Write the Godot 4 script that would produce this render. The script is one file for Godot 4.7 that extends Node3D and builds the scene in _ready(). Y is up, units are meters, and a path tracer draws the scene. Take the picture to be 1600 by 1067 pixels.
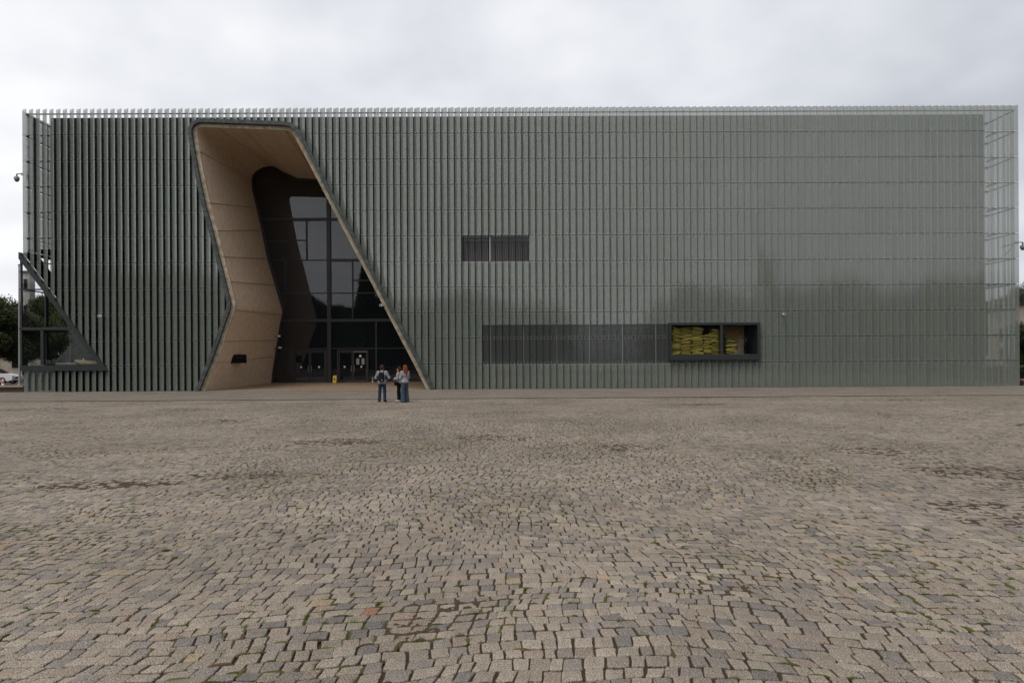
extends Node3D
# A museum with a louvred glass front and a stone-lined entrance, seen across a cobbled square.

const F := 1000.0      # focal length in pixels of a 1600 pixel wide picture
const D := 43.1        # metres from the lens to the front
const H := 1.98        # height of the lens
const ROLL := 0.0061
const YAW := 0.0058

var rng := RandomNumberGenerator.new()
var used := {}
var M := {}
var warp := FastNoiseLite.new()

# ------------------------------------------------------------------ mesh builder
class MB:
	var v := PackedVector3Array()
	var c := PackedColorArray()
	var n := PackedVector3Array()
	var ix := PackedInt32Array()
	var col := Color(1, 1, 1)
	var colored := false

	func paint(k: Color) -> void:
		col = k
		colored = true

	func vert(p: Vector3) -> int:
		v.append(p)
		if colored: c.append(col)
		return v.size() - 1

	func tri(a: Vector3, b: Vector3, d: Vector3) -> void:      # counter-clockwise from outside
		var k := vert(a)
		vert(b)
		vert(d)
		ix.append_array([k, k + 2, k + 1])

	func quad(a: Vector3, b: Vector3, d: Vector3, e: Vector3) -> void:
		var k := vert(a)
		vert(b)
		vert(d)
		vert(e)
		ix.append_array([k, k + 2, k + 1, k, k + 3, k + 2])

	func box(p: Vector3, s: Vector3, b := Basis()) -> void:
		var x := b.x * s.x * 0.5
		var y := b.y * s.y * 0.5
		var z := b.z * s.z * 0.5
		quad(p - x - y + z, p + x - y + z, p + x + y + z, p - x + y + z)
		quad(p + x - y - z, p - x - y - z, p - x + y - z, p + x + y - z)
		quad(p + x - y + z, p + x - y - z, p + x + y - z, p + x + y + z)
		quad(p - x - y - z, p - x - y + z, p - x + y + z, p - x + y - z)
		quad(p - x + y + z, p + x + y + z, p + x + y - z, p - x + y - z)
		quad(p - x - y - z, p + x - y - z, p + x - y + z, p - x - y + z)

	func soft_box(p: Vector3, s: Vector3, r: float, b := Basis()) -> void:   # box with chamfered edges
		var pts := []
		var h := s * 0.5
		for ax in 3:
			for sg in [-1.0, 1.0]:
				var u := (ax + 1) % 3
				var w := (ax + 2) % 3
				var ring := []
				for q in [[-1, -1], [1, -1], [1, 1], [-1, 1]]:
					var t := Vector3()
					t[ax] = sg * h[ax]
					t[u] = q[0] * (h[u] - r)
					t[w] = q[1] * (h[w] - r)
					ring.append(p + b * t)
				if sg < 0: ring.reverse()
				quad(ring[0], ring[1], ring[2], ring[3])
				pts.append(ring)
		for ax in 3:
			var u := (ax + 1) % 3
			var w := (ax + 2) % 3
			for su in [-1.0, 1.0]:
				for sw in [-1.0, 1.0]:
					var a := Vector3()
					a[u] = su * h[u]
					a[w] = sw * (h[w] - r)
					var e := Vector3()
					e[u] = su * (h[u] - r)
					e[w] = sw * h[w]
					var a0 := a
					var a1 := a
					var e0 := e
					var e1 := e
					a0[ax] = -(h[ax] - r)
					e0[ax] = a0[ax]
					a1[ax] = h[ax] - r
					e1[ax] = a1[ax]
					if su * sw > 0: quad(p + b * a0, p + b * e0, p + b * e1, p + b * a1)
					else: quad(p + b * e0, p + b * a0, p + b * a1, p + b * e1)
		for sx in [-1.0, 1.0]:
			for sy in [-1.0, 1.0]:
				for sz in [-1.0, 1.0]:
					var a := Vector3(sx * h.x, sy * (h.y - r), sz * (h.z - r))
					var d := Vector3(sx * (h.x - r), sy * h.y, sz * (h.z - r))
					var e := Vector3(sx * (h.x - r), sy * (h.y - r), sz * h.z)
					if sx * sy * sz > 0: tri(p + b * a, p + b * d, p + b * e)
					else: tri(p + b * d, p + b * a, p + b * e)

	func cyl(a: Vector3, b: Vector3, ra: float, rb: float, k := 8, caps := true) -> void:
		var up := (b - a).normalized()
		var side := up.cross(Vector3(0.31, 0.17, 0.93)).normalized()
		var fro := side.cross(up)
		for j in k:
			var t0 := TAU * j / k
			var t1 := TAU * (j + 1) / k
			var d0 := side * cos(t0) - fro * sin(t0)
			var d1 := side * cos(t1) - fro * sin(t1)
			quad(a + d0 * ra, a + d1 * ra, b + d1 * rb, b + d0 * rb)
			if caps:
				tri(b, b + d0 * rb, b + d1 * rb)
				tri(a, a + d1 * ra, a + d0 * ra)

	func ball(p: Vector3, r: Vector3, k := 10) -> void:
		for i in range(k / 2):
			var f0 := PI * i / (k / 2) - PI / 2
			var f1 := PI * (i + 1) / (k / 2) - PI / 2
			for j in k:
				var t0 := -TAU * j / k
				var t1 := -TAU * (j + 1) / k
				quad(p + r * Vector3(cos(f0) * cos(t0), sin(f0), cos(f0) * sin(t0)), p + r * Vector3(cos(f0) * cos(t1), sin(f0), cos(f0) * sin(t1)),
					p + r * Vector3(cos(f1) * cos(t1), sin(f1), cos(f1) * sin(t1)), p + r * Vector3(cos(f1) * cos(t0), sin(f1), cos(f1) * sin(t0)))

	func lathe(p: Vector3, prof: PackedVector2Array, k := 14) -> void:     # prof: (radius, height) upwards
		for i in prof.size() - 1:
			for j in k:
				var t0 := -TAU * j / k
				var t1 := -TAU * (j + 1) / k
				var a := prof[i]
				var b := prof[i + 1]
				quad(p + Vector3(a.x * cos(t0), a.y, a.x * sin(t0)), p + Vector3(a.x * cos(t1), a.y, a.x * sin(t1)), p + Vector3(b.x * cos(t1), b.y, b.x * sin(t1)), p + Vector3(b.x * cos(t0), b.y, b.x * sin(t0)))

	# polygon in the x/y plane of tf, from z = 0 to z = depth
	func ext(poly: PackedVector2Array, tf: Transform3D, depth: float) -> void:
		if poly.size() < 3: return
		var area := 0.0
		for k in poly.size():
			var a := poly[k]
			var b := poly[(k + 1) % poly.size()]
			area += a.x * b.y - b.x * a.y
		if absf(area) < 1e-5: return
		if area < 0: poly.reverse()
		var t := Geometry2D.triangulate_polygon(poly)
		var dz := Vector3(0, 0, depth)
		for k in range(0, t.size(), 3):
			var a := poly[t[k]]
			var b := poly[t[k + 1]]
			var d := poly[t[k + 2]]
			if (b - a).cross(d - a) < 0:
				var s := b
				b = d
				d = s
			tri(tf * (Vector3(a.x, a.y, 0) + dz), tf * (Vector3(b.x, b.y, 0) + dz), tf * (Vector3(d.x, d.y, 0) + dz))
			tri(tf * Vector3(a.x, a.y, 0), tf * Vector3(d.x, d.y, 0), tf * Vector3(b.x, b.y, 0))
		for k in poly.size():
			var a := poly[k]
			var b := poly[(k + 1) % poly.size()]
			quad(tf * Vector3(a.x, a.y, 0), tf * Vector3(b.x, b.y, 0), tf * (Vector3(b.x, b.y, 0) + dz), tf * (Vector3(a.x, a.y, 0) + dz))

	func mesh() -> ArrayMesh:
		var m := ArrayMesh.new()
		if v.is_empty(): return m
		var a := []
		a.resize(Mesh.ARRAY_MAX)
		a[Mesh.ARRAY_VERTEX] = v
		if colored: a[Mesh.ARRAY_COLOR] = c
		if n.size() == v.size(): a[Mesh.ARRAY_NORMAL] = n
		a[Mesh.ARRAY_INDEX] = ix
		m.add_surface_from_arrays(Mesh.PRIMITIVE_TRIANGLES, a)
		return m

# ------------------------------------------------------------------ scene helpers
func numbered(called: String) -> String:
	if not used.has(called):
		used[called] = 0
		return called
	used[called] += 1
	return "%s_%03d" % [called, used[called]]

func tag(o: Node3D, label: String, category: String, group := "") -> Node3D:
	o.set_meta("label", label)
	o.set_meta("category", category)
	if group: o.set_meta("group", group)
	return o

func thing(called: String, label: String, category: String, at_ := Vector3.ZERO, turn := 0.0, group := "") -> Node3D:
	var o := Node3D.new()
	o.name = numbered(called)
	add_child(o)
	o.position = at_
	o.rotation.y = turn
	return tag(o, label, category, group)

func part(called: String, m: Mesh, mat: Material, parent: Node, pos := Vector3.ZERO) -> MeshInstance3D:
	var o := MeshInstance3D.new()
	o.mesh = m
	o.material_override = mat
	o.position = pos
	o.name = numbered(called) if parent == self else called
	parent.add_child(o, true)
	return o

func struct(called: String, m: Mesh, mat: Material) -> MeshInstance3D:
	var o := part(called, m, mat, self)
	o.set_meta("kind", "structure")
	return o

func stuff(o: Node3D) -> Node3D:
	o.set_meta("kind", "stuff")
	return o

func dup(o: Node3D, label: String, at_: Vector3, turn: float) -> Node3D:
	var base := String(o.name).rstrip("0123456789").trim_suffix("_")
	var r: Node3D = o.duplicate()
	r.name = numbered(base)
	add_child(r)
	r.position = at_
	r.rotation.y = turn
	r.set_meta("label", label)
	return r

func many(called: String, m: Mesh, mat: Material, parent: Node, tfs: Array, cols: PackedColorArray) -> MultiMeshInstance3D:
	var mm := MultiMesh.new()
	mm.transform_format = MultiMesh.TRANSFORM_3D
	mm.use_colors = true
	mm.mesh = m
	mm.instance_count = tfs.size()
	for k in tfs.size():
		mm.set_instance_transform(k, tfs[k])
		mm.set_instance_color(k, cols[k])
	var o := MultiMeshInstance3D.new()
	o.multimesh = mm
	o.material_override = mat
	o.name = called
	parent.add_child(o, true)
	return o

# the point of the vertical plane z that a survey sight line (in picture pixels) meets
func at(px: float, py: float, z: float) -> Vector3:
	var dx := px - 800.0
	var dy := 562.0 - py
	var x := (dx * cos(ROLL) + dy * sin(ROLL)) / F
	var y := (-dx * sin(ROLL) + dy * cos(ROLL)) / F
	var dir := Vector3(x * cos(YAW) + sin(YAW), y, -cos(YAW) + x * sin(YAW))
	return Vector3(0, H, D) + dir * ((D - z) / -dir.z)

func on_ground(px: float, py: float) -> Vector3:
	var p := at(px, py, 0.0)
	var o := Vector3(0, H, D)
	return o + (p - o) * (H / (H - p.y))

func flat(px: float, py: float, z: float) -> Vector2:
	var p := at(px, py, z)
	return Vector2(p.x, p.y)

func rect(x0: float, y0: float, x1: float, y1: float) -> PackedVector2Array:
	return PackedVector2Array([Vector2(x0, y0), Vector2(x1, y0), Vector2(x1, y1), Vector2(x0, y1)])

func lin(r: float, g: float, b: float, a := 1.0) -> Color:
	var k := Color(r, g, b).linear_to_srgb()
	k.a = a
	return k

func noise_tex(freq: float, size: int, lo: Color, hi: Color, kind := FastNoiseLite.TYPE_SIMPLEX_SMOOTH, oct := 4, sd := 1) -> NoiseTexture2D:
	var f := FastNoiseLite.new()
	f.noise_type = kind
	f.frequency = freq
	f.fractal_octaves = oct
	f.seed = sd
	var t := NoiseTexture2D.new()
	t.width = size
	t.height = size
	t.seamless = true
	t.noise = f
	var g := Gradient.new()
	g.set_color(0, lo)
	g.set_color(1, hi)
	t.color_ramp = g
	return t

func mat(k: Color, rough: float, spec := 0.5, metal := 0.0) -> StandardMaterial3D:
	var m := StandardMaterial3D.new()
	m.albedo_color = k
	m.roughness = rough
	m.metallic_specular = spec
	m.metallic = metal
	return m

func tinted(rough: float, spec := 0.4) -> StandardMaterial3D:
	var m := mat(Color(1, 1, 1), rough, spec)
	m.vertex_color_use_as_albedo = true
	return m

func textured(m: StandardMaterial3D, t: Texture2D, per_metre: float) -> StandardMaterial3D:
	m.albedo_texture = t
	m.uv1_triplanar = true
	m.uv1_world_triplanar = true
	m.uv1_scale = Vector3.ONE * per_metre
	return m

func glass(k: Color, a: float, metal := 0.0, rough := 0.0) -> StandardMaterial3D:
	var m := mat(Color(k.r, k.g, k.b, a), rough, 0.5, metal)
	m.transparency = BaseMaterial3D.TRANSPARENCY_ALPHA
	return m

# ------------------------------------------------------------------ bodies: smooth union of tapered capsules, meshed as surface nets
func field(mb: MB, bones: Array, cell: float, k := 0.03) -> void:
	var lo := Vector3.INF
	var hi := -Vector3.INF
	for b in bones:
		var r: float = maxf(b[2], b[3]) + cell * 2.0
		lo = lo.min(b[0] - Vector3.ONE * r).min(b[1] - Vector3.ONE * r)
		hi = hi.max(b[0] + Vector3.ONE * r).max(b[1] + Vector3.ONE * r)
	var nx := int((hi.x - lo.x) / cell) + 2
	var ny := int((hi.y - lo.y) / cell) + 2
	var nz := int((hi.z - lo.z) / cell) + 2
	var g := PackedFloat32Array()
	g.resize(nx * ny * nz)
	g.fill(1.0)
	for b in bones:
		var a: Vector3 = b[0]
		var e: Vector3 = b[1]
		var ra: float = b[2]
		var rb: float = b[3]
		var sq: Vector3 = b[4] if b.size() > 4 else Vector3.ONE     # squeeze of the distance along the axes
		var pad := Vector3.ONE * (maxf(ra, rb) + k + cell * 1.5)
		var p0 := (a.min(e) - pad - lo) / cell
		var p1 := (a.max(e) + pad - lo) / cell
		var ab := e - a
		var ll := maxf(ab.length_squared(), 1e-9)
		for iz in range(maxi(0, int(p0.z)), mini(nz, int(p1.z) + 2)):
			for iy in range(maxi(0, int(p0.y)), mini(ny, int(p1.y) + 2)):
				var row := (iz * ny + iy) * nx
				for i in range(maxi(0, int(p0.x)), mini(nx, int(p1.x) + 2)):
					var p := lo + Vector3(i, iy, iz) * cell - a
					var t := clampf(p.dot(ab) / ll, 0.0, 1.0)
					var d := ((p - ab * t) * sq).length() - lerpf(ra, rb, t)
					var o := g[row + i]
					var h := maxf(k - absf(d - o), 0.0) / k
					g[row + i] = minf(d, o) - h * h * k * 0.25
	var at_cell := {}
	var step := [1, nx, nx * ny]
	var offs := []
	for q in 8: offs.append((q & 1) + ((q >> 1) & 1) * nx + ((q >> 2) & 1) * nx * ny)
	for iz in nz - 1:
		for iy in ny - 1:
			for i in nx - 1:
				var b0 := (iz * ny + iy) * nx + i
				var mask := 0
				for q in 8:
					if g[b0 + offs[q]] < 0.0: mask |= 1 << q
				if mask == 0 or mask == 255: continue
				var s := Vector3.ZERO
				var cnt := 0
				for q in 8:
					for ax in 3:
						if q & (1 << ax): continue
						var q2 := q | (1 << ax)
						var d0 := g[b0 + offs[q]]
						var d1 := g[b0 + offs[q2]]
						if (d0 < 0.0) == (d1 < 0.0): continue
						var w := Vector3(q & 1, (q >> 1) & 1, (q >> 2) & 1)
						w[ax] += d0 / (d0 - d1)
						s += w
						cnt += 1
				var gr := Vector3.ZERO
				for q in 8:
					var val := g[b0 + offs[q]]
					gr += Vector3(val if q & 1 else -val, val if q & 2 else -val, val if q & 4 else -val)
				at_cell[b0] = mb.vert(lo + (Vector3(i, iy, iz) + s / cnt) * cell)
				mb.n.append(gr.normalized())
	for b0 in at_cell:
		for ax in 3:
			var a0 := g[b0]
			var a1: float = g[b0 + step[ax]]
			if (a0 < 0.0) == (a1 < 0.0): continue
			var u: int = step[(ax + 1) % 3]
			var w: int = step[(ax + 2) % 3]
			if not (at_cell.has(b0 - u) and at_cell.has(b0 - w) and at_cell.has(b0 - u - w)): continue
			var q0: int = at_cell[b0]
			var q1: int = at_cell[b0 - u]
			var q2: int = at_cell[b0 - u - w]
			var q3: int = at_cell[b0 - w]
			if a0 < 0.0: mb.ix.append_array([q0, q2, q1, q0, q3, q2])
			else: mb.ix.append_array([q0, q1, q2, q0, q2, q3])

func fielded(bones: Array, cell: float, k := 0.03) -> ArrayMesh:
	var mb := MB.new()
	field(mb, bones, cell, k)
	return mb.mesh()

# ------------------------------------------------------------------ set-up
func _ready() -> void:
	rng.seed = 7
	var cam := Camera3D.new()
	cam.name = "camera"
	add_child(cam)
	cam.set_frustum(0.1 * 1067.0 / F, Vector2(0, 0.1 * 28.5 / F), 0.1, 2000.0)
	cam.transform = Transform3D(Basis(Vector3.UP, -YAW) * Basis(Vector3.BACK, -ROLL), Vector3(0, H, D))
	cam.current = true
	sky()
	var sun := DirectionalLight3D.new()
	sun.name = "sun"
	add_child(sun)
	sun.light_energy = 0.45
	sun.light_color = Color(1.0, 0.96, 0.9)
	sun.light_angular_distance = 25.0
	sun.shadow_enabled = true
	sun.look_at_from_position(Vector3(-22, 75, 36), Vector3.ZERO)
	materials()
	ground()
	museum()
	surroundings()
	fittings()
	people()

func sky() -> void:
	var f := FastNoiseLite.new()
	f.noise_type = FastNoiseLite.TYPE_SIMPLEX_SMOOTH
	f.frequency = 1.5
	f.fractal_octaves = 5
	f.seed = 11
	var w := 1024
	var h := 512
	var im := Image.create(w, h, false, Image.FORMAT_RGBF)
	for y in h:
		var el := PI * (0.5 - (y + 0.5) / h)
		for x in w:
			var az := TAU * ((x + 0.5) / w - 0.5)
			var d := Vector3(-sin(az) * cos(el), sin(el), cos(az) * cos(el))
			# clouds lie in a layer, so they flatten towards the horizon
			var q := Vector3(d.x, 0.0, d.z) / (maxf(d.y, 0.0) + 0.28)
			var n := f.get_noise_3d(q.x * 0.8 + 3.7, q.z * 0.8 + 1.3, 3.0) * 0.8 + 0.45 * f.get_noise_3d(q.x * 2.3 + 9.0, q.z * 2.3, 7.0)
			var l := 0.685 + 0.19 * n - 0.21 * d.x
			if el < 0.0: l = lerpf(l, 0.16, clampf(-el * 14.0, 0.0, 1.0))
			var c := clampf((0.82 - l) * 2.0, 0.0, 0.6)
			im.set_pixel(x, y, Color(l * (0.99 - 0.13 * c), l * (0.998 - 0.06 * c), l * (1.03 + 0.04 * c)))
	var p := PanoramaSkyMaterial.new()
	p.panorama = ImageTexture.create_from_image(im)
	var s := Sky.new()
	s.sky_material = p
	var e := Environment.new()
	e.background_mode = Environment.BG_SKY
	e.sky = s
	e.background_energy_multiplier = 1.0
	e.tonemap_mode = Environment.TONE_MAPPER_LINEAR
	e.tonemap_exposure = 1.2
	e.sdfgi_enabled = true
	e.ssao_enabled = true
	e.ssil_enabled = true
	var we := WorldEnvironment.new()
	we.name = "world_environment"
	we.environment = e
	add_child(we)

func materials() -> void:
	# granite: fine dark and light grains over soft cloudy tone
	var grain := noise_tex(0.2, 1024, Color(0.5, 0.5, 0.5), Color(1, 1, 1), FastNoiseLite.TYPE_VALUE_CUBIC, 4, 3)
	var st := textured(tinted(0.82, 0.3), grain, 0.9)
	var nrm := noise_tex(0.11, 512, Color.BLACK, Color.WHITE, FastNoiseLite.TYPE_SIMPLEX_SMOOTH, 5, 5)
	nrm.color_ramp = null
	nrm.as_normal_map = true
	nrm.bump_strength = 7.0
	st.normal_enabled = true
	st.normal_texture = nrm
	st.normal_scale = 1.7
	M.cobble = st
	M.sand = textured(mat(lin(0.10, 0.074, 0.054), 0.95, 0.2), noise_tex(0.09, 512, Color(0.45, 0.45, 0.45), Color(1, 1, 1), FastNoiseLite.TYPE_SIMPLEX_SMOOTH, 5, 8), 1.3)
	M.dirt = textured(mat(lin(0.15, 0.108, 0.078), 0.95, 0.2), noise_tex(0.07, 512, Color(0.4, 0.4, 0.4), Color(1, 1, 1), FastNoiseLite.TYPE_SIMPLEX_SMOOTH, 5, 9), 1.7)
	M.strip = textured(mat(lin(0.40, 0.36, 0.315), 0.85, 0.3), noise_tex(0.14, 1024, Color(0.55, 0.55, 0.55), Color(1, 1, 1), FastNoiseLite.TYPE_VALUE_CUBIC, 4, 21), 0.16)
	M.asphalt = textured(mat(lin(0.10, 0.095, 0.09), 0.9, 0.3), noise_tex(0.1, 512, Color(0.7, 0.7, 0.7), Color(1, 1, 1)), 0.5)
	M.lawn = textured(mat(lin(0.05, 0.075, 0.025), 0.95, 0.2), noise_tex(0.1, 512, Color(0.5, 0.5, 0.5), Color(1, 1, 1)), 0.4)
	M.moss = tinted(0.95, 0.2)
	M.leaf = tinted(0.6, 0.35)
	M.leaf.backlight = Color(0.25, 0.3, 0.1)
	M.bark = textured(mat(lin(0.07, 0.055, 0.042), 0.95, 0.2), noise_tex(0.08, 256, Color(0.5, 0.5, 0.5), Color(1, 1, 1)), 1.0)
	# printed glass: fine lettering-like speckle, partly see-through
	var f := FastNoiseLite.new()
	f.noise_type = FastNoiseLite.TYPE_VALUE
	f.frequency = 0.35
	f.fractal_octaves = 2
	f.seed = 4
	for two in [["print", 0.54, Vector3(0.252, 0.284, 0.254)], ["thin_print", 0.17, Vector3(0.2, 0.22, 0.21)]]:
		var im := Image.create(512, 512, false, Image.FORMAT_RGBA8)
		for y in 512:
			for x in 512:
				var n := f.get_noise_2d(x, y * 0.8)
				var up := f.get_noise_2d(x * 0.21 + 900.0, y * 0.21)
				var s := smoothstep(-0.35, 0.45, n + 0.35 * up)
				var k := lin(two[2].x * (0.72 + 0.42 * s), two[2].y * (0.72 + 0.42 * s), two[2].z * (0.72 + 0.42 * s))
				k.a = two[1] * (0.9 + 0.17 * s)
				im.set_pixel(x, y, k)
		var m := mat(Color(1, 1, 1), 0.11, 0.71)
		m.clearcoat_enabled = true
		m.clearcoat = 1.0
		m.clearcoat_roughness = 0.07
		m.vertex_color_use_as_albedo = true
		m.transparency = BaseMaterial3D.TRANSPARENCY_ALPHA
		M[two[0]] = textured(m, ImageTexture.create_from_image(im), 0.42)
	M.clear = glass(lin(0.03, 0.04, 0.037), 0.04)
	M.clear.metallic_specular = 0.33
	M.pane = glass(lin(0.03, 0.04, 0.05), 0.12)
	M.pane.metallic_specular = 0.40
	M.core = textured(mat(lin(0.022, 0.026, 0.024), 0.8, 0.3), noise_tex(0.03, 256, Color(0.6, 0.6, 0.6), Color(1, 1, 1)), 0.2)
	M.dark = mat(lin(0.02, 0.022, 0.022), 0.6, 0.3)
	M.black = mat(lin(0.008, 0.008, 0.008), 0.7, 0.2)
	M.frame = textured(mat(lin(0.025, 0.031, 0.033), 0.45, 0.5), noise_tex(0.05, 256, Color(0.7, 0.7, 0.7), Color(1, 1, 1)), 0.5)
	M.mullion = mat(lin(0.024, 0.023, 0.022), 0.45, 0.5)
	M.rail = mat(lin(0.028, 0.03, 0.028), 0.6, 0.4)
	M.clip = mat(lin(0.42, 0.43, 0.42), 0.5)
	M.fixing = mat(lin(0.26, 0.27, 0.26), 0.5)
	M.trim = textured(mat(lin(0.10, 0.112, 0.112), 0.55, 0.4), noise_tex(0.02, 512, Color(0.55, 0.58, 0.55), Color(1, 1, 1), FastNoiseLite.TYPE_SIMPLEX_SMOOTH, 5, 31), 0.25)
	M.tan = textured(mat(lin(0.71, 0.57, 0.43), 0.75, 0.3), noise_tex(0.012, 1024, Color(0.88, 0.86, 0.83), Color(1, 1, 1), FastNoiseLite.TYPE_SIMPLEX_SMOOTH, 6, 33), 0.14)
	M.lip = textured(mat(lin(0.55, 0.46, 0.36), 0.8, 0.3), noise_tex(0.02, 512, Color(0.66, 0.66, 0.6), Color(1, 1, 1), FastNoiseLite.TYPE_SIMPLEX_SMOOTH, 5, 36), 0.2)
	M.floor = textured(mat(lin(0.44, 0.335, 0.25), 0.42, 0.5), noise_tex(0.02, 512, Color(0.7, 0.68, 0.66), Color(1, 1, 1), FastNoiseLite.TYPE_SIMPLEX_SMOOTH, 5, 35), 0.2)
	M.white = mat(lin(0.75, 0.75, 0.74), 0.4)
	M.grey = mat(lin(0.3, 0.3, 0.3), 0.5)
	M.steel = mat(lin(0.45, 0.45, 0.44), 0.35, 0.5, 0.8)

# ------------------------------------------------------------------ ground
func ground() -> void:
	var g := MB.new()
	g.quad(Vector3(-700, -0.07, 700), Vector3(700, -0.07, 700), Vector3(700, -0.07, -700), Vector3(-700, -0.07, -700))
	struct("ground", g.mesh(), M.asphalt)
	var sheet := MB.new()
	sheet.quad(Vector3(-48, -0.015, 70), Vector3(48, -0.015, 70), Vector3(48, -0.015, 10.3), Vector3(-48, -0.015, 10.3))
	var plaza := struct("cobbled_square", sheet.mesh(), M.sand)
	var s := MB.new()
	s.box(Vector3(0, -0.1, 5.1), Vector3(110, 0.2, 10.2))
	var strip := struct("paved_strip", s.mesh(), M.sand)
	var one := MB.new()
	one.soft_box(Vector3.ZERO, Vector3(1, 0.04, 1), 0.012)
	var r := RandomNumberGenerator.new()
	r.seed = 51
	var tone := FastNoiseLite.new()
	tone.frequency = 0.3
	var tfs := []
	var cols := PackedColorArray()
	var z := 0.07
	while z < 10.15:
		var x := -37.0 - r.randf() * 0.1
		while x < 37.0:
			var w := r.randf_range(0.085, 0.125)
			tfs.append(Transform3D(Basis.from_scale(Vector3(w - 0.012, 1.0, r.randf_range(0.085, 0.097))), Vector3(x + w / 2, -0.012 + r.randf_range(-0.003, 0.003), z)))
			var k := 1.0 + r.randf_range(-0.15, 0.15) + 0.2 * tone.get_noise_2d(x, z * 2.0)
			cols.append(Color(0.56 * k, 0.495 * k, 0.425 * k))
			x += w
		z += 0.1
	stuff(many("small_setts", one.mesh(), M.cobble, strip, tfs, cols))
	var dr := MB.new()
	dr.box(Vector3(0, -0.06, 10.36), Vector3(110, 0.1, 0.3))
	struct("drain_channel", dr.mesh(), M.sand)
	cobbles(plaza)

func stone_shape(mb: MB, q: PackedVector2Array, y: float, near: int, k: Color, r: RandomNumberGenerator) -> void:
	# q: corners counter-clockwise from above in (x, -z); near picks the detail
	mb.paint(k)
	var tilt := Vector2(r.randf_range(-0.03, 0.03), r.randf_range(-0.03, 0.03))
	var mid := (q[0] + q[1] + q[2] + q[3]) * 0.25
	if near == 0:
		var base := mb.v.size()
		for p in q:
			var w := mid + (p - mid) * 0.88
			mb.vert(Vector3(w.x, y + (w - mid).dot(tilt), -w.y))
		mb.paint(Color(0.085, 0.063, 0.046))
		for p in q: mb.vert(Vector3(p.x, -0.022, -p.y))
		mb.ix.append_array([base, base + 2, base + 1, base, base + 3, base + 2])
		for j in 4:
			var j2 := (j + 1) % 4
			mb.ix.append_array([base + j, base + j2, base + 4 + j, base + j2, base + 4 + j2, base + 4 + j])
		var c := mb.v.size() - 8
		for j in 4: mb.n.append(Vector3(0, 1, 0))
		for j in 4:
			var o := q[j] - mid
			mb.n.append(Vector3(o.x, 0.05, -o.y).normalized())
		return
	# rounded outline
	var ring := PackedVector2Array()
	for j in 4:
		var p := q[j]
		var a := (q[(j + 3) % 4] - p)
		var b := (q[(j + 1) % 4] - p)
		var c0 := r.randf_range(0.05, 0.17)
		var c1 := r.randf_range(0.05, 0.17)
		ring.append(p + a * c0)
		ring.append(p + (a * c0 + b * c1) * 0.27)
		ring.append(p + b * c1)
		# a chipped or bulging side
		var e := p.lerp(q[(j + 1) % 4], r.randf_range(0.4, 0.6))
		ring.append(e + (e - mid).normalized() * r.randf_range(-0.006, 0.004))
	var n := ring.size()
	var base := mb.v.size()
	mb.vert(Vector3(mid.x, y + 0.002, -mid.y))
	mb.n.append(Vector3.UP)
	var shapes := [[0.80, 0.0, Vector3(0.10, 1, 0)], [0.94, -0.004, Vector3(0.45, 1, 0)], [1.0, -0.014, Vector3(1, 0.35, 0)], [1.0, -0.045, Vector3(1, 0, 0)]]
	for sh in shapes:
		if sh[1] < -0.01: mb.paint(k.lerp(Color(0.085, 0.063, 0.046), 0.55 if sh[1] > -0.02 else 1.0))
		for p in ring:
			var o := p - mid
			var w: Vector2 = mid + o * sh[0]
			mb.vert(Vector3(w.x, y + sh[1] + (w - mid).dot(tilt) + (r.randf_range(-0.0015, 0.0015) if sh[1] > -0.01 else 0.0), -w.y))
			var u := o.normalized()
			mb.n.append(Vector3(u.x * sh[2].x, sh[2].y, -u.y * sh[2].x).normalized())
	for j in n:
		var j2 := (j + 1) % n
		mb.ix.append_array([base, base + 1 + j2, base + 1 + j])
		for t in 3:
			var a := base + 1 + t * n + j
			var b := base + 1 + t * n + j2
			mb.ix.append_array([a, b, a + n, b, b + n, a + n])

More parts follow.
